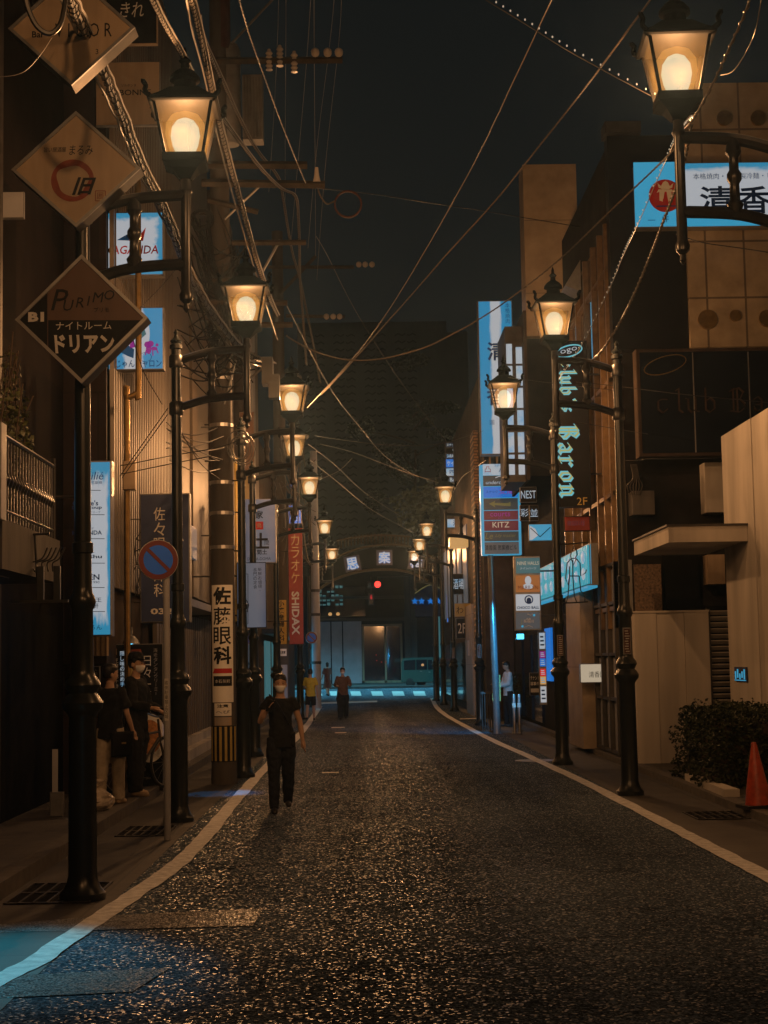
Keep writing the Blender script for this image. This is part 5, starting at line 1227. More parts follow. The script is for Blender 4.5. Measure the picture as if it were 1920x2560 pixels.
t = thing('utility_pole', 'slim pale pole tinted cyan that carries the small far no parking sign', 'utility pole', (at(790, 1600, 59).x, 59, 0), 0, 'concrete utility poles')
MB().lathe([(.17, 0), (.16, 3), (.13, 9.5)], n=18).build('shaft', 'sign_grey', t, smooth=60)
m = MB()
for py in (1480, 1540, 1660): z = at(790, py, 59).z; m.lathe([(.17, z), (.185, z), (.185, z + .1), (.17, z + .1)], 0, 0, 16)
m.build('strap', 'dark_steel', t)

# ------------------------------------------------------------------ overhead cables
def cable(lab, pts, r, m='cable_black', wrap=None, k=6, wob=0, twist=None, bulbs=None, cat='cable'):
    """pts: (photo x, photo y, distance) of points the cable passes through"""
    P_ = smooth_path([at(*p) for p in pts], k); r *= .62 if m != 'cable_black' else .75
    if wob: P_ = [p + Vector((random.uniform(-wob, wob), 0, random.uniform(-wob, wob))) for p in P_]
    o0 = P_[0].copy(); P_ = [p - o0 for p in P_]
    t = thing('overhead_cable' if not bulbs else 'string_lights', lab, cat, o0, 0, 'overhead cables across the street' if not bulbs else 'strings of tiny lights')
    def helix(rad, pitch, rw, ph=0):
        h = []; acc = ph; 
        for i in range(len(P_) - 1):
            a, b = P_[i], P_[i + 1]; d = b - a; L = d.length
            if L < 1e-6: continue
            d.normalize(); u_ = d.cross(Vector((0, 0, 1))); u_.normalize(); w_ = d.cross(u_); n = max(2, int(L / pitch * 7))
            for j in range(n):
                q = acc + 2 * math.pi * (j / n) * L / pitch; h.append(a + (b - a) * (j / n) + (u_ * math.cos(q) + w_ * math.sin(q)) * rad)
            acc += 2 * math.pi * L / pitch
        return h
    cb = MB()
    if wrap:
        for ph in (0, 2.1, 4.2): cb.tube(helix(r * .55, 2.6, 0, ph), r * .5, 5)
        MB().tube(helix(r * 1.2, wrap * .8, r * .3), r * .17, 4).build('spiral_wrap', 'ink_black', t)
    else: cb.tube(P_, r, 6)
    cb.build('cable', m, t, smooth=60)
    if wrap:
        MB().tube([p + Vector((r * 1.5, 0, r * .8)) for p in P_], r * .45, 5).build('messenger_wire', 'cable_grey', t)
    if twist: MB().tube(helix(r * 1.2, twist, r * .6), r * .8, 5).build('twisted_wire', m, t)
    if bulbs:
        L = 0; nxt = bulbs / 2
        for a, b in zip(P_, P_[1:]):
            d = (b - a).length
            while nxt < L + d:
                q = a + (b - a) * ((nxt - L) / d); MB().ball(q + Vector((0, 0, .035)), .007, .007, .010, 6, 4).build('tiny_bulb', 'lit_warmwhite', t); nxt += bulbs
            L += d
    return t
def lin(pts, Y0, Y1):
    n = len(pts) - 1
    return [(x, y, Y0 + (Y1 - Y0) * i / n) for i, (x, y) in enumerate(pts)]
cable('thick dark cable bundle crossing the diamond signs and sagging to the third lantern', lin([(150, -60), (174, 0), (220, 95), (260, 185), (304, 289), (347, 402), (405, 515), (443, 608), (480, 698), (532, 785), (593, 863), (640, 897), (682, 912)], 9.6, 24.5), .042, wrap=.22, wob=.006)
cable('thinner black cable lying along the thick bundle over the diamond signs', lin([(120, -60), (152, 0), (200, 92), (240, 186), (292, 300), (340, 412), (392, 520), (436, 612), (470, 700), (520, 790), (585, 880), (640, 912), (682, 925)], 9.7, 24.6), .02, wob=.012)
cable('loose black loop of hose hanging over the topmost diamond sign', lin([(60, -30), (70, 20), (92, 65), (122, 84), (148, 66), (160, 25), (166, -30)], 9.5, 9.6), .022)
cable('thin wire curving down at the left edge beside the topmost diamond sign', lin([(130, 94), (95, 145), (55, 182), (0, 192), (-40, 190)], 11.6, 11.4), .004, 'cable_grey')
cable('lit wrapped cable just left of the first lantern top', lin([(372, -20), (400, 40), (428, 90), (454, 136), (480, 190)], 10, 12.8), .026, 'cable_tan', wrap=.12)
cable('bright smooth cable running diagonally right in front of the first lantern', lin([(462, -30), (480, 75), (509, 185), (538, 318), (575, 463), (625, 637), (668, 770), (694, 850)], 10.5, 24), .016, 'cable_tan')
cable('lit wrapped cable bundle passing behind the first lantern to the third', lin([(470, -30), (500, 90), (529, 226), (547, 304), (575, 414), (604, 521), (636, 637), (659, 706), (680, 761), (694, 790)], 11, 23), .032, 'cable_tan', wrap=.13)
cable('wrapped cable from above the second lantern dropping to the fourth lantern', lin([(495, 40), (509, 101), (561, 214), (596, 292), (642, 376), (694, 443), (706, 492), (720, 579), (732, 640), (752, 712), (784, 871), (800, 960)], 13, 40), .026, 'cable_tan', wrap=.15)
cable('wrapped cable sagging between the crossarms and then hanging straight down', lin([(530, 260), (558, 298), (602, 359), (654, 425), (703, 472), (738, 492), (745, 550), (748, 640), (749, 698), (758, 814), (765, 915)], 13.5, 36), .026, 'cable_tan', wrap=.15)
cable('thin wavy wire running from the top edge to the insulator of the near pole', lin([(590, -30), (619, 75), (654, 174), (694, 284), (735, 388), (764, 458)], 13, 22.8), .009, 'cable_grey', twist=.18)
for i, (p, lab) in enumerate((([(697, -20), (693, 116), (684, 300), (672, 480)], 'first thin power line from the left rising past the round insulators'), ([(778, -20), (766, 159), (745, 405), (728, 600)], 'second thin power line from the left, leaning slightly'), ([(785, -20), (786, 200), (788, 420), (789, 640)], 'third thin power line, running quite straight up'),
                             ([(837, -20), (823, 121), (790, 390), (770, 620)], 'fourth thin power line to the middle round insulator'), ([(854, -20), (846, 116), (813, 420), (792, 700)], 'fifth thin power line to the last round insulator'), ([(715, -20), (714, 200), (713, 330), (713, 500)], 'faint thin power line between the first and second'))):
    cable(lab, lin(p, 19, 42), .007, 'cable_grey')
cable('bright plain cable slanting from the top of the frame down to the third lantern', lin([(1392, -30), (1379, 0), (1249, 278), (1173, 431), (1057, 637), (960, 793), (879, 900), (769, 1019)], 10, 24.5), .009, 'cable_tan', wob=.002)
cable('wrapped cable slanting from the biggest lantern down to the middle of the street', lin([(1640, -20), (1504, 165), (1440, 249), (1330, 388), (1235, 506), (1116, 637), (1030, 736), (960, 814), (880, 905), (800, 990)], 11.5, 25), .013, 'cable_tan', wrap=.16)
cable('string of warm lights sagging from the second lantern across to the yakiniku band sign', lin([(716, 838), (720, 843), (769, 871), (827, 892), (885, 901), (960, 896), (1061, 869), (1145, 828), (1206, 793), (1278, 744), (1371, 672), (1440, 611), (1518, 535), (1614, 443), (1666, 393), (1720, 330)], 23, 12), .012, 'cable_tan', wrap=.14)
cable('string of tiny lights running from the top of the frame to the biggest lantern', lin([(1180, -20), (1215, 0), (1330, 70), (1440, 138), (1657, 255), (1735, 284)], 13, 11.7), .006, 'cable_black', bulbs=.085)
cable('twisted lit wire rising from the biggest lantern post to the top edge', lin([(1722, 304), (1732, 298), (1758, 255), (1799, 174), (1825, 116), (1860, 38), (1885, -30)], 11.4, 9.5), .012, 'cable_tan', twist=.12)
cable('thin loose wire curling right of the biggest lantern', lin([(1802, 188), (1830, 180), (1854, 150), (1878, 105), (1891, 67), (1903, 0), (1906, -30)], 11.2, 9.8), .006, 'cable_tan')
cable('lit twisted cable hanging from the biggest lantern to the fluted post lamp bracket', lin([(1728, 312), (1706, 419), (1677, 503), (1648, 579), (1625, 640), (1585, 735), (1550, 805), (1509, 871), (1478, 902)], 11.6, 20), .015, 'cable_tan', twist=.14)
cable('thin beaded wire dropping left of the biggest lantern past the red bull disc', lin([(1732, 300), (1695, 341), (1663, 405), (1588, 576), (1559, 637), (1518, 735), (1450, 870), (1380, 970)], 11.7, 25), .006, 'cable_black', bulbs=.2)
cable('thin cyan lit wire slanting down to the narrow stack of snack bar signs', lin([(790, 590), (819, 640), (885, 770), (960, 892), (1032, 996), (1116, 1103)], 40, 59), .014, 'cable_grey')
cable('low slack wire from the fourth lantern across to the yakiniku sign', lin([(786, 1089), (856, 1100), (960, 1112), (1050, 1113), (1116, 1106), (1209, 1077)], 29, 35), .008, 'cable_tan')
cable('low slack wire curving under the fourth lantern to the snack bar signs', lin([(717, 764), (827, 973), (900, 1068), (960, 1138), (1024, 1181), (1070, 1196), (1116, 1190)], 24, 58), .009, 'cable_grey')
cable('lowest slack wire over the arch from the fifth lantern', lin([(800, 1110), (880, 1130), (960, 1160), (1024, 1184), (1090, 1205), (1130, 1222)], 37, 45), .008, 'cable_grey')
cable('faint dark cable sagging across the night sky to the blank beige panel', lin([(790, 470), (870, 478), (960, 489), (1080, 508), (1206, 527), (1327, 547), (1440, 566), (1500, 580)], 23, 31), .010, 'cable_black')
cable('short dark wire crossing the porthole wall below the yakiniku band', lin([(1690, 585), (1754, 606), (1850, 620), (1940, 634)], 24, 23), .012, 'cable_black')
for i, (p, lab) in enumerate((([(1440, 955), (1540, 965), (1700, 985), (1940, 1008)], 'upper dark wire in front of the dark glass signboard'), ([(1270, 944), (1400, 960), (1535, 976)], 'upper dark wire behind the club sign'), ([(1440, 1055), (1540, 1072), (1620, 1085)], 'lower dark wire beside the fluted lamp post'), ([(1550, 1152), (1600, 1150), (1625, 1147), (1760, 1146), (1900, 1140)], 'pipe like wire along the foot of the dark glass signboard'))):
    cable(lab, lin(p, 24 - i * .1, 23.2), .007, 'cable_black')
for i, (p, lab) in enumerate((([(770, 1110), (840, 1165), (910, 1230), (1000, 1290)], 'upper of the two thin wires slanting to the arch'), ([(775, 1150), (850, 1210), (930, 1275), (1030, 1330)], 'lower of the two thin wires slanting to the arch'), ([(880, 1146), (850, 1175), (820, 1190), (795, 1200)], 'short beaded wire hooked on the fifth lantern'), ([(1215, 1150), (1180, 1175), (1150, 1200), (1118, 1262)], 'thin wire from the cyan sign to the low lantern'))):
    cable(lab, lin(p, 38, 60) if i != 2 else lin(p, 40, 38), .010, 'cable_grey' if i != 2 else 'cable_tan')
for i, (p, lab) in enumerate((([(300, 1190), (420, 1020)], 'first guy wire from the second lamp post to the meter box'), ([(305, 1195), (420, 1035)], 'second guy wire from the second lamp post to the meter box'), ([(300, 1165), (425, 1140), (540, 1120), (600, 1100)], 'level black wire crossing the ribbed cladding'), ([(305, 1185), (425, 1160), (530, 1140)], 'lower level black wire crossing the ribbed cladding'), ([(330, 840), (360, 930), (405, 1010)], 'dark wire hanging in front of the poodle sign'), ([(450, 660), (400, 720), (350, 770)], 'dark wire from the first lantern stem to the ribbed cladding'))):
    cable(lab, lin(p, 19.5, 18.2), .007, 'cable_black')
t = thing('wire_hoop', 'dim brown hoop of spare cable hanging in the sky right of the crossarms', 'cable', at(870, 510, 23.5)); m = MB()
for i in range(2): m.tube([Vector((.2 * math.cos(q * .3), .02 * i, .2 * math.sin(q * .3))) for q in range(22)], .016, 6)
m.build('hoop', 'rust_red', t)
MB().tube(smooth_path([Vector((-.2, 0, .05)), Vector((-.32, -.1, -.02)), Vector((-.42, -.2, .1)), Vector((-.47, -.3, .3))], 5), .012, 6).build('tail', 'cable_tan', t)
# ------------------------------------------------------------------ people
def fuse(mb, name, m, parent, voxel, it=3):
    o = mb.build(name, m); md = o.modifiers.new('r', 'REMESH'); md.mode = 'VOXEL'; md.voxel_size = voxel
    s = o.modifiers.new('s', 'SMOOTH'); s.iterations = it; s.factor = .5
    dg = bpy.context.evaluated_depsgraph_get(); me = bpy.data.meshes.new_from_object(o.evaluated_get(dg)); old = o.data; o.modifiers.clear(); o.data = me
    if m.startswith('cloth'):
        from mathutils import noise as nz
        sd = Vector((parent.location.x * 7, parent.location.y * 3, 0))
        nn = [n_.vector.copy() for n_ in me.vertex_normals]; cc = [v.co.copy() for v in me.vertices]; out = []
        for c, q in zip(cc, nn):
            f = nz.noise(Vector((c.x * 9, c.y * 9, c.z * 16 + c.x * 10)) + sd) * .010 + nz.noise(Vector((c.x * 4, c.y * 4, c.z * 6)) + sd) * .010
            out += list(c + q * f)
        me.vertices.foreach_set('co', out); me.update()
    bpy.data.meshes.remove(old); me.shade_smooth(); o.parent = parent; me.name = name
    return o
def rings(mb, rs, n=14):
    """horizontal elliptical rings (x, y, z, rx, ry) joined and capped"""
    b = len(mb.v)
    for x, y, z, rx, ry in rs:
        for k in range(n): t = 2 * math.pi * k / n; mb.v.append(Vector((x + rx * math.cos(t), y + ry * math.sin(t), z)))
    for i in range(len(rs) - 1):
        for k in range(n): q = (k + 1) % n; mb.f.append((b + i * n + k, b + i * n + q, b + (i + 1) * n + q, b + (i + 1) * n + k))
    mb.f.append(tuple(b + k for k in range(n - 1, -1, -1))); mb.f.append(tuple(b + (len(rs) - 1) * n + k for k in range(n)))
def person(label, loc, yaw, H, leg=(.0, .0), knee=(.05, .05), sh=((0, .1, .15), (0, .1, .15)), top='cloth_black', pants='cloth_navy', shoes='shoe_dark', sleeve=.55, short=False, mask=True, cap=False, hairlen=.0, voxel=.011, slim=1.0, dress=False, head_tilt=0, headturn=0, group='people in the street', loose=1.0):
    """leg/knee: swing and bend of right, left leg; sh: (swing, out, elbow bend) of right, left arm; faces -Y when yaw = 0"""
    S = H / 1.70
    t = thing('person', label, 'person', loc, yaw, group); t.scale = (S, S, S)
    dy = lambda a: (-math.sin(a), -math.cos(a))
    J = {}
    for i, s in ((0, -1), (1, 1)):
        hp = Vector((s * .085, 0, .90)); a = leg[i]; kn = hp + Vector((s * .01, dy(a)[0] * .42, dy(a)[1] * .42)); b_ = a - knee[i]
        an = kn + Vector((s * .005, dy(b_)[0] * .41, dy(b_)[1] * .41)); J['h%d' % i], J['k%d' % i], J['a%d' % i] = hp, kn, an
        so = Vector((s * .175 * slim, 0, 1.405)); sw, ou, el = sh[i]
        d1 = Vector((s * math.sin(ou), -math.sin(sw) * math.cos(ou), -math.cos(sw) * math.cos(ou))); eb = so + d1 * .285
        d2 = Vector((s * math.sin(ou) * .4 - s * max(0, el - .5) * .35, -math.sin(sw + el), -math.cos(sw + el))).normalized(); wr = eb + d2 * .245
        J['s%d' % i], J['e%d' % i], J['w%d' % i], J['d%d' % i] = so, eb, wr, d2
    drop = min(J['a0'].z, J['a1'].z) - .075
    for k in J:
        if k[0] != 'd': J[k] = J[k] - Vector((0, 0, drop)) if k[0] in 'hka' else J[k] - Vector((0, 0, drop))
    up = -drop
    body = MB()
    rings(body, [(0, 0, .84 + up, .10, .085), (0, 0, .92 + up, .155 * slim, .105), (0, 0, 1.05 + up, .125 * slim, .092), (0, -.005, 1.22 + up, .145 * slim, .105), (0, .0, 1.34 + up, .165 * slim, .10), (0, .005, 1.41 + up, .13 * slim, .075), (0, .01, 1.455 + up, .062, .058), (0, .002, 1.50 + up, .052, .055), (0, -.005, 1.54 + up, .05, .055)])
    for i, s in ((0, -1), (1, 1)):
        body.tube([J['h%d' % i] + Vector((0, 0, .04)), J['h%d' % i] * .6 + J['k%d' % i] * .4, J['k%d' % i], J['k%d' % i] * .65 + J['a%d' % i] * .35, J['a%d' % i]], [.085, .078, .052, .055, .036], 12)
        body.tube([J['a%d' % i] + Vector((0, .04, -.03)), J['a%d' % i] + Vector((0, -.05, -.04)), J['a%d' % i] + Vector((0, -.15, -.055))], [.036, .036, .026], 8)
        body.ball(J['s%d' % i] + Vector((-s * .012, 0, 0)), .052, .055, .055, 10, 6)
        body.tube([J['s%d' % i] + Vector((-s * .03, 0, .02)), J['s%d' % i] * .5 + J['e%d' % i] * .5, J['e%d' % i], J['e%d' % i] * .6 + J['w%d' % i] * .4, J['w%d' % i]], [.05, .043, .036, .036, .024], 10)
        d = J['d%d' % i]; w = J['w%d' % i]; side = Vector((0, 1, 0)) if abs(d.y) < .7 else Vector((1, 0, 0)); side = (side - d * side.dot(d)).normalized(); nr = d.cross(side)
        body.tube([w, w + d * .04, w + d * .085], [.026, .034, .032], 8)
        for f, (o, L) in enumerate(((-.030, .062), (-.010, .074), (.010, .070), (.029, .054))):
            p = w + d * .075 + side * o; c = nr * (s * .012)
            body.tube([p, p + d * L * .55 + c * .5, p + d * L + c * 1.6], [.0095, .009, .007], 6)
        body.tube([w + d * .025 - side * .025, w + d * .06 - side * .052, w + d * .085 - side * .058], [.012, .010, .008], 6)
    hd = MB()
    hz0 = 1.52 + up
    rings(hd, [(0, -.035, hz0, .022, .022), (0, -.03, hz0 + .015, .043, .045), (0, -.02, hz0 + .05, .062, .072), (0, -.012, hz0 + .10, .073, .092), (0, -.004, hz0 + .14, .076, .098), (0, .0, hz0 + .18, .072, .093), (0, .0, hz0 + .21, .054, .070), (0, .0, hz0 + .226, .025, .035)])
    hd.add([(-.014, -.098, hz0 + .068), (.014, -.098, hz0 + .068), (0, -.122, hz0 + .072), (0, -.098, hz0 + .118), (0, -.085, hz0 + .06)], [(0, 1, 2), (0, 2, 3), (2, 1, 3), (0, 4, 1), (0, 3, 1, 4)])
    for s in (-1, 1): hd.ball((s * .078, .012, hz0 + .095), .012, .022, .032, 8, 6)
    M = Matrix.Translation((0, 0, 1.50 + up)) @ Matrix.Rotation(headturn, 4, 'Z') @ Matrix.Rotation(head_tilt, 4, 'X') @ Matrix.Translation((0, 0, -1.50 - up))
    hd.v = [M @ v for v in hd.v]; body.add(hd.v, hd.f)
    fuse(body, 'body', 'skin', t, voxel * .75, 2)
    def onhead(mb): mb.v = [M @ v for v in mb.v]; return mb
    h = MB(); rings(h, [(0, .03, hz0 + .055 - hairlen, .062 + hairlen * .1, .055), (0, .025, hz0 + .10, .082, .082), (0, .012, hz0 + .15, .086, .098), (0, .006, hz0 + .19, .083, .104), (0, .004, hz0 + .225, .065, .083), (0, .004, hz0 + .243, .03, .04)])
    h.add([(-.07, -.06, hz0 + .20), (.07, -.06, hz0 + .20), (.062, -.097, hz0 + .165), (-.062, -.097, hz0 + .165), (-.07, -.05, hz0 + .16), (.07, -.05, hz0 + .16)], [(0, 3, 2, 1), (0, 4, 3), (1, 2, 5), (3, 4, 5, 2), (0, 1, 5, 4)])
    if hairlen < 0: h.ball((0, .10, hz0 + .20), .045, .045, .045)
    fuse(onhead(h), 'hair', 'hair', t, voxel, 2)
    e = MB()
    for s in (-1, 1): e.ball((s * .030, -.094, hz0 + .112), .011, .007, .006, 8, 5); e.box(s * .030 - .016, s * .030 + .016, -.100, -.092, hz0 + .130, hz0 + .135)
    onhead(e).build('eyes', 'hair', t)
    if mask:
        m = MB(); rings(m, [(0, -.045, hz0 - .002, .036, .036), (0, -.045, hz0 + .03, .056, .062), (0, -.040, hz0 + .06, .066, .078), (0, -.035, hz0 + .088, .068, .085)])
        onhead(m).build('mask', 'mask_white', t, smooth=True)
    if cap:
        m = MB(); rings(m, [(0, .005, hz0 + .15, .090, .106), (0, .005, hz0 + .20, .088, .104), (0, .005, hz0 + .245, .07, .085), (0, .005, hz0 + .262, .03, .04)]); rings(m, [(0, -.11, hz0 + .152, .07, .075), (0, -.11, hz0 + .162, .07, .075)])
        onhead(m).build('cap', 'cloth_black', t, smooth=True)
    # clothes
    c = MB(); g = .014 * loose
    if dress: low = [(0, 0, .42 + up, .24, .20), (0, 0, .7 + up, .2, .16)]
    else: low = [(0, .0, .82 + up, .168 * slim + g, .122 + g)]
    rings(c, low + [(0, 0, .93 + up, .160 * slim + g, .112 + g), (0, 0, 1.06 + up, .134 * slim + g * 1.6, .10 + g * 1.5), (0, -.005, 1.22 + up, .150 * slim + g, .108 + g), (0, 0, 1.34 + up, .170 * slim + g, .104 + g), (0, .005, 1.415 + up, .135 * slim + g, .08 + g), (0, .01, 1.452 + up, .078, .072)])
    for i, s in ((0, -1), (1, 1)):
        a, b_, w = J['s%d' % i], J['e%d' % i], J['w%d' % i]
        c.ball(a + Vector((-s * .014, 0, 0)), .058 + g * .5, .062 + g * .5, .062 + g * .5, 10, 6)
        if sleeve <= 1: c.tube([a + Vector((-s * .03, 0, .02)), a + (b_ - a) * sleeve * .5, a + (b_ - a) * sleeve], [.06 + g * .4, .055 + g, .052 + g * 1.4], 10)
        else: c.tube([a + Vector((-s * .03, 0, .02)), (a + b_) / 2, b_, b_ + (w - b_) * (sleeve - 1) * .5, b_ + (w - b_) * (sleeve - 1)], [.06 + g * .4, .054 + g, .046 + g, .044 + g, .036 + g], 10)
    fuse(c, 'shirt' if not dress else 'dress', top, t, voxel, 3)
    p = MB(); rings(p, [(0, 0, .80 + up, .13, .10), (0, 0, .90 + up, .164 * slim, .118), (0, 0, 1.0 + up, .146 * slim, .108)])
    for i, s in ((0, -1), (1, 1)):
        hq, kq, aq = J['h%d' % i], J['k%d' % i], J['a%d' % i]
        if short: p.tube([hq + Vector((0, 0, .05)), hq * .5 + kq * .5, hq * .08 + kq * .92], [.095, .094, .088], 12)
        else: p.tube([hq + Vector((0, 0, .05)), hq * .55 + kq * .45, kq, kq * .5 + aq * .5, aq + Vector((0, 0, -.02))], [.097, .092 * loose, .072 * loose, .066 * loose, .058 * loose], 12)
    if not dress: fuse(p, 'shorts' if short else 'trousers', pants, t, voxel, 3)
    for i in (0, 1):
        q = J['a%d' % i]; m = MB(); zf = q.z - .075
        m.tube([q + Vector((0, .055, -.035)), q + Vector((0, .0, -.03)), q + Vector((0, -.07, -.042)), q + Vector((0, -.15, -.05)), q + Vector((0, -.185, -.055))], [.03, .043, .042, .036, .014], 10)
        for v in m.v: v.z = max(v.z, zf)
        m.build('shoe', shoes, t, smooth=True)
    return t, J, up, S
g = gnd(704, 2030)
w_, J, up, S = person('woman in black top and white mask walking toward the camera on the white line', g, R(6), 1.56, leg=(.20, -.20), knee=(.05, .32), sh=((.25, .38, 2.25), (-.12, .32, .18)), top='cloth_black', pants='cloth_navy', sleeve=.42, hairlen=.025, voxel=.010, slim=.92, loose=1.1)
Mw = Matrix.Translation(g) @ Matrix.Rotation(R(6), 4, 'Z') @ Matrix.Scale(S, 4)
h_ = Mw @ (J['w0'] + J['d0'] * .06)
t = thing('phone', 'dark phone held up in the raised hand of the walking woman', 'phone', h_); t.rotation_euler = (R(20), R(15), 0)
MB().cbox(-.037, .037, -.035, -.027, -.075, .075, .003).build('case', 'ink_black', t); MB().box(-.033, .033, -.0268, -.0262, -.07, .07).build('screen', 'glass_dark', t)
t = thing('shoulder_bag', 'small black shoulder bag strapped across the walking woman', 'bag', Mw @ Vector((.13, .02, .98 + up))); m = MB()
m.cbox(-.03, .05, -.09, .09, -.14, .03, .02); m.build('pouch', 'cloth_black', t)
pts = [Vector((.02, .0, .02)), Vector((-.04, -.15, .18)), Vector((-.14, -.145, .36)), Vector((-.23, -.05, .46)), Vector((-.24, .03, .45)), Vector((-.16, .13, .32)), Vector((-.02, .13, .14)), Vector((.03, .05, .02))]
MB().tube(smooth_path(pts, 5), .009, 5).build('strap', 'cloth_navy', t)
g = gnd(262, 2014, .13); gA = g.copy(); gA.x = -2.98; gA.y = 18.9; gA.z = .13
a_, J, up, S = person('person in black T-shirt and pale trousers seen from behind by the noodle board', gA, R(160), 1.57, leg=(.10, -.08), knee=(.1, .05), sh=((.1, .18, .4), (.2, .2, .9)), top='cloth_black', pants='cloth_khaki', shoes='shoe_tan', mask=False, voxel=.011, loose=1.25, headturn=R(-35), sleeve=.75)
t = thing('shoulder_bag', 'black messenger bag hanging at the hip of the person in pale trousers', 'bag', gA + Vector((.17, -.10, .72)), R(10)); MB().cbox(-.14, .12, -.05, .06, -.17, .12, .02).build('pouch', 'cloth_black', t); MB().box(-.02, .03, -.055, -.051, -.02, .0).build('buckle', 'brass', t)
gB = Vector((-2.83, 20.0, .13))
person('man in black cap, black clothes and white mask standing before the noodle board', gB, R(72), 1.69, leg=(.06, -.06), knee=(.04, .04), sh=((.25, .12, 1.1), (.2, .12, .9)), top='cloth_black', pants='cloth_black', shoes='shoe_tan', cap=True, voxel=.011, loose=1.5, sleeve=1.9)
g = gnd(777, 1801); person('person in yellow T-shirt and dark shorts walking away by the far lamp post', g, R(176), 1.48, leg=(.22, -.2), knee=(.05, .3), sh=((-.2, .15, .3), (.25, .12, .9)), top='cloth_yellow', pants='cloth_black', short=True, mask=False, voxel=.015, loose=1.3, sleeve=.8)
g = gnd(858, 1798); person('man in dark brown shirt and mask walking down the middle of the road', g, R(4), 1.49, leg=(.15, -.15), knee=(.05, .25), sh=((.35, .2, 1.2), (.4, .2, 1.2)), top='cloth_brown', pants='cloth_black', voxel=.015, loose=1.5, sleeve=1.6, slim=1.08)
g = gnd(819, 1740); person('far person in rust coloured dress crossing by the zebra stripes', g, R(200), 1.62, leg=(.2, -.2), knee=(.05, .3), sh=((.3, .15, 1.3), (.2, .15, .5)), top='cloth_rust', mask=False, voxel=.018, dress=True, loose=1.2, sleeve=.9, hairlen=.06)
g = gnd(1270, 1797, .09); gW = Vector((at(1270, 1700, 41).x, 41, .09))
if gW.x < 4.12: gW.z = .004
person('man in white shirt and dark trousers standing behind the leaning cyan pole', gW, R(-75), 1.60, leg=(.05, -.05), knee=(.03, .03), sh=((.3, .1, 1.3), (.25, .1, 1.2)), top='cloth_white', pants='cloth_black', mask=False, voxel=.014, loose=1.3, sleeve=1.9, head_tilt=R(18))
# ------------------------------------------------------------------ small things
t = thing('rubbish_bag', 'crumpled translucent plastic bag on the pavement at the feet of the pale trousers', 'bag', (-3.02, 18.15, .13)); m = MB()
rnd = random.Random(3); n, k_ = 18, 12; b = len(m.v)
for i in range(k_ + 1):
    f = i / k_
    for j in range(n):
        a = 2 * math.pi * j / n; r = (.17 * math.sin(math.pi * min(1, f * 1.15 + .12)) ** .7 if f < .8 else .05 + .05 * (f - .8) * 5) * (1 + rnd.uniform(-.16, .16)); m.v.append(Vector((r * math.cos(a) * 1.15, r * math.sin(a), .33 * f + rnd.uniform(-.01, .01) * (f > .05))))
for i in range(k_):
    for j in range(n): q = (j + 1) % n; m.f.append((i * n + j, i * n + q, (i + 1) * n + q, (i + 1) * n + j))
m.build('sack', 'bag_plastic', t)
t = thing('utility_box', 'small grey box standing on the pavement behind the first post', 'box', (at(140, 1990, 17.5).x, 17.5, .13)); MB().cbox(-.06, .08, -.05, .05, 0, .26, .01).build('case', 'frame_grey', t)
MB().box(-.03, .03, -.06, -.045, .26, .72).build('sign_plate', 'sign_grey', t)
# bicycle by the noodle board
t = thing('bicycle', 'dark bicycle parked against the noodle shop board', 'bicycle', (-2.86, 20.7, .13), R(62)); 
def wheel(x):
    w = MB(); pts = [Vector((x + .32 * math.cos(q * math.pi / 16), 0, .34 + .32 * math.sin(q * math.pi / 16))) for q in range(33)]; w.tube(pts, .018, 6)
    w = w.build('wheel', 'rubber', t); r_ = MB(); r_.tube([Vector((x + .295 * math.cos(q * math.pi / 16), 0, .34 + .295 * math.sin(q * math.pi / 16))) for q in range(33)], .009, 5)
    for q in range(14): a = q * math.pi / 7; r_.tube([(x, 0, .34), (x + .29 * math.cos(a), 0, .34 + .29 * math.sin(a))], .0022, 3)
    r_.build('rim', 'steel', w)
wheel(-.52); wheel(.52)
m = MB()
for a, b_ in (((-.52, 0, .34), (-.05, 0, .28)), ((-.05, 0, .28), (-.16, 0, .82)), ((-.52, 0, .34), (-.14, 0, .72)), ((-.14, 0, .70), (.38, 0, .74)), ((-.05, 0, .28), (.38, 0, .66)), ((.36, 0, .9), (.41, 0, .6)), ((.41, 0, .6), (.52, 0, .34))): m.tube([a, b_], .017, 6)
m.build('frame', 'dark_steel', t)
MB().tube(smooth_path([(.28, -.26, .98), (.36, -.2, .98), (.36, 0, .93), (.36, .2, .98), (.28, .26, .98)], 4), .013, 6).build('handlebar', 'steel', t)
MB().ball((-.18, 0, .85), .13, .07, .035, 10, 6).build('saddle', 'rubber', t); MB().tube([(-.05, -.09, .28), (-.05, .09, .28)], .02, 8).box(-.10, .0, -.14, -.08, .16, .18).box(-.10, .0, .08, .14, .38, .40).build('pedals', 'dark_steel', t)
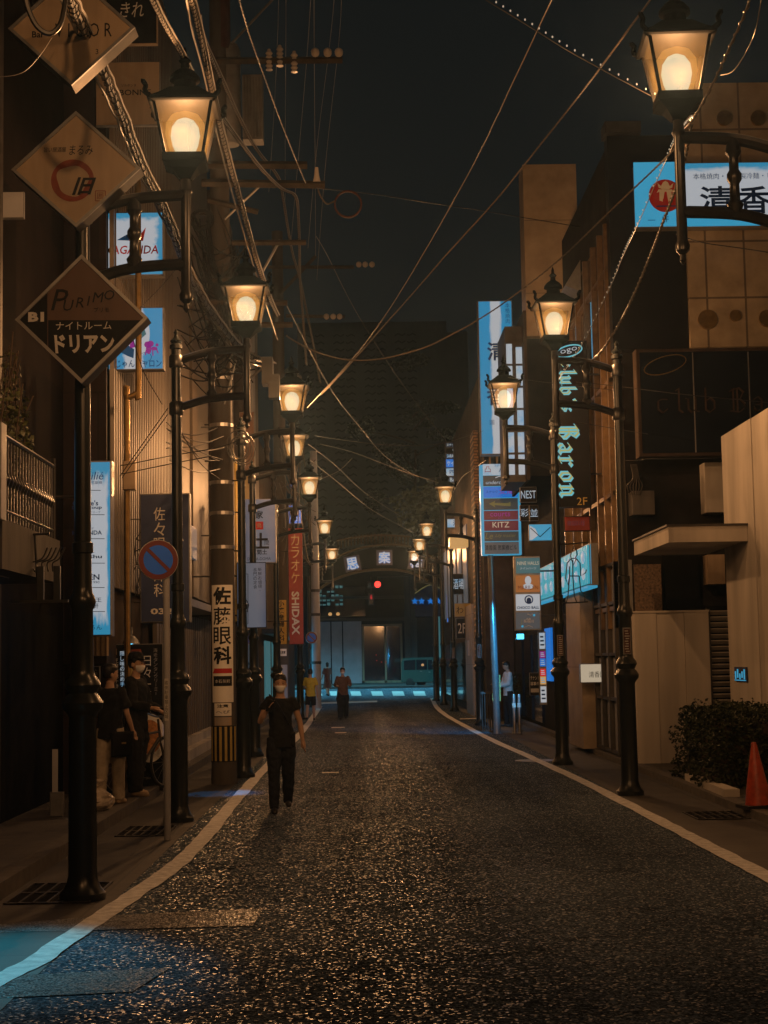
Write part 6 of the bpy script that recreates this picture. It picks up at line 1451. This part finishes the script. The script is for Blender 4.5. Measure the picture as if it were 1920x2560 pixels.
# van on the crossing street
t = thing('van', 'small green van with one bright headlight waiting on the cross street', 'van', (at(1076, 1690, 100).x, 100, .002), R(-32))
L_, W_, H_ = 3.3, 1.5, 1.85
side = [(-1.65, .32), (-1.65, 1.55), (-1.52, 1.82), (.75, 1.85), (1.25, 1.15), (1.62, .98), (1.66, .35)]
MB().prism(side, -.75, .75).build('body', 'van_green', t)
MB().prism([(.28, 1.08), (.28, 1.68), (.72, 1.70), (1.12, 1.12)], -.765, -.752).build('window', 'glass_dark', t); MB().prism([(-.55, 1.08), (-.55, 1.70), (.20, 1.70), (.20, 1.08)], -.765, -.752).build('window', 'glass_dark', t); MB().prism([(-1.45, 1.08), (-1.45, 1.66), (-.63, 1.70), (-.63, 1.08)], -.765, -.752).build('window', 'glass_dark', t)
MB().add([(.80, -.66, 1.80), (.80, .66, 1.80), (1.26, .66, 1.16), (1.26, -.66, 1.16)], [(0, 1, 2, 3)]).build('windscreen', 'glass_dark', t)
for x in (-1.05, 1.05):
    w = MB()
    for y in (-.76, .60):
        q = MB().lathe([(.18, 0), (.29, .01), (.29, .15), (.18, .16)], 0, 0, 20); w.add([Vector((x + v.x, y + v.z, .29 + v.y)) for v in q.v], q.f)
    w.build('wheels', 'rubber', t)
MB().ball((1.66, -.5, .78), .05, .12, .10, 10, 6).build('headlight', 'lit_sheadlamp', t, smooth=True); MB().ball((1.66, .5, .78), .05, .12, .10, 10, 6).build('headlight', 'lit_sheadlamp', t, smooth=True)
MB().box(-1.67, -1.64, -.72, -.6, .8, 1.1).build('tail_light', 'lit_red', t); MB().box(-.3, -.16, -.768, -.757, .98, 1.01).box(.3, .44, -.768, -.757, .92, .95).build('handle', 'steel', t)
m = MB().ball((-.1, -.77, 1.38), .1, .01, .08, 8, 5); m.build('painted_lamp_reflection', 'lit_warm', t)  # glowing blob painted on for a reflected lamp
# traffic signal above the crossing
def signal(lab, px, py, Y, big):
    c = at(px, py, Y); t = thing('traffic_signal', lab, 'traffic signal', (c.x, Y, c.z)); s = 1 if big else .75
    if big:
        MB().cbox(-.62, .2, 0, .22, -.2, .2, .03).build('housing', 'dark_steel', t); MB().tube([(0, .12, .2), (0, .12, .45), (3.2, .2, .5)], .045, 6).build('arm', 'dark_steel', t)
        for i in (-1, -2): MB().ball((i * .3 + .16, -.005, 0), .1, .02, .1, 12, 6).build('dark_lens', 'glass_dark', t)
        MB().lathe([(.21, 0), (.21, .14), (.195, .14), (.195, 0)], 0, 0, 16).build('hood', 'dark_steel', t).rotation_euler = (R(90), 0, 0)
        MB().ball((0, -.01, 0), .19, .03, .19, 14, 8).build('red_lens', 'lit_redlamp', t)
    else:
        MB().cbox(-.18, .18, 0, .2, -.5, .22, .03).build('housing', 'dark_steel', t); MB().tube([(0, .1, .2), (0, .1, 1.2)], .03, 6).build('arm', 'dark_steel', t)
        m = MB().ball((0, -.01, .09), .035, .02, .035, 8, 5).prism([(-.05, .03), (.05, .03), (.06, -.1), (0, -.16), (-.06, -.1)], -.02, -.005); m.build('red_lens', 'lit_red', t)
        MB().box(-.11, .11, -.01, -.004, -.42, -.18).build('dark_lens', 'glass_dark', t)
signal('overhead traffic signal showing red in front of the dark corner building', 944, 1461, 95, True)
signal('pedestrian signal with a dim red standing figure below the overhead signal', 928, 1492, 96, False)
# cool street lamps on the crossing street, standing round the corners
def cool(lab, x, y, e):
    t = thing('street_lamp', lab, 'street lamp', (x, y, 0), 0, 'cool lamps on the crossing street')
    MB().lathe([(.12, 0), (.09, .4), (.07, 7.2)], n=14).build('post', 'frame_grey', t, smooth=50); s = 1 if x < 0 else -1
    MB().tube([(0, 0, 7.1), (s * .5, 0, 7.4), (s * 1.2, 0, 7.45)], .04, 8).build('bracket', 'frame_grey', t)
    h = MB().lathe([(.05, 7.5), (.2, 7.44), (.24, 7.36), (.22, 7.36), (.05, 7.42)], s * 1.25, 0, 16).build('lantern', 'frame_grey', t); MB().ball((s * 1.25, 0, 7.37), .12, .12, .04, 12, 6).build('bulb', 'led_cyan', h)
    ld = bpy.data.lights.new('cool_light', 'SPOT'); ld.spot_size = R(155); ld.spot_blend = .4; ld.energy = e; ld.color = (.16, .66, .85); ld.shadow_soft_size = .15; o = bpy.data.objects.new('cool_light', ld); C.objects.link(o); o.parent = t; o.location = (s * 1.25, 0, 7.2)
cool('cool white street lamp round the corner beyond the dark shop building', -8.2, 82, 3600)
cool('cool white street lamp round the corner beyond the brick building', 9.5, 84, 3400)
cool('unseen cool lamp added at the far corner to light the grey shutters', -8.6, 97, 5200)  # this lamp and the next are hidden, added to brighten the closing facade
cool('unseen cool lamp added at the far corner beyond the green van', 9.8, 98, 5200)
# bollards by the doorway right
for x, lab in ((1299, 'first steel bollard in front of the bar doorway'), (1286, 'second steel bollard in front of the bar doorway')):
    g = Vector((at(x, 1800, 37).x, 37, .004)); t = thing('bollard', lab, 'bollard', g, 0, 'steel bollards'); MB().lathe([(.06, 0), (.06, .02), (.04, .03), (.04, .86), (.03, .9), (.005, .91)], n=14).build('post', 'steel', t, smooth=40)
    MB().lathe([(.042, .6), (.044, .6), (.044, .7), (.042, .7)], n=14).build('reflective_band', 'sign_white', t)
t = thing('umbrella_stand', 'black metal rack with stripes beside the foot of the leaning pole', 'rack', (at(1217, 1790, 38).x, 38, .004)); m = MB()
for i in range(5): m.tube([(-.1 + i * .06, 0, 0), (-.1 + i * .06, 0, .95)], .014, 6)
m.box(-.13, .17, -.06, .06, 0, .04).box(-.13, .17, -.02, .02, .9, .95); m.build('frame', 'dark_steel', t)
t = thing('planter_box', 'dark potted shrub in the doorway behind the white shirt man', 'plant', (4.05, 43.5, .09)); MB().lathe([(.16, 0), (.2, .35), (.18, .35), (.17, .3)], n=16).build('pot', 'wall_brown', t); m = MB(); leafy(m, (0, 0, .8), .3, .3, .5, 260, .1, .1); m.build('foliage', 'leaf_dark', t)
# ------------------------------------------------------------------ haze added to lift the darks and halo the lamps
hz = MB().box(-80, 80, -14, 220, -1, 60).build('haze', None); hz['kind'] = 'stuff'
hm = bpy.data.materials.new('lifting_haze'); hm.use_nodes = True; n = hm.node_tree.nodes; l = hm.node_tree.links; n.clear()
o_ = n.new('ShaderNodeOutputMaterial'); v_ = n.new('ShaderNodeVolumePrincipled'); l.new(v_.outputs[0], o_.inputs['Volume'])
v_.inputs['Color'].default_value = (.42, .70, 1, 1); v_.inputs['Density'].default_value = HAZE; v_.inputs['Anisotropy'].default_value = .82
hz.data.materials.append(hm)
bpy.data.objects.remove(_to)
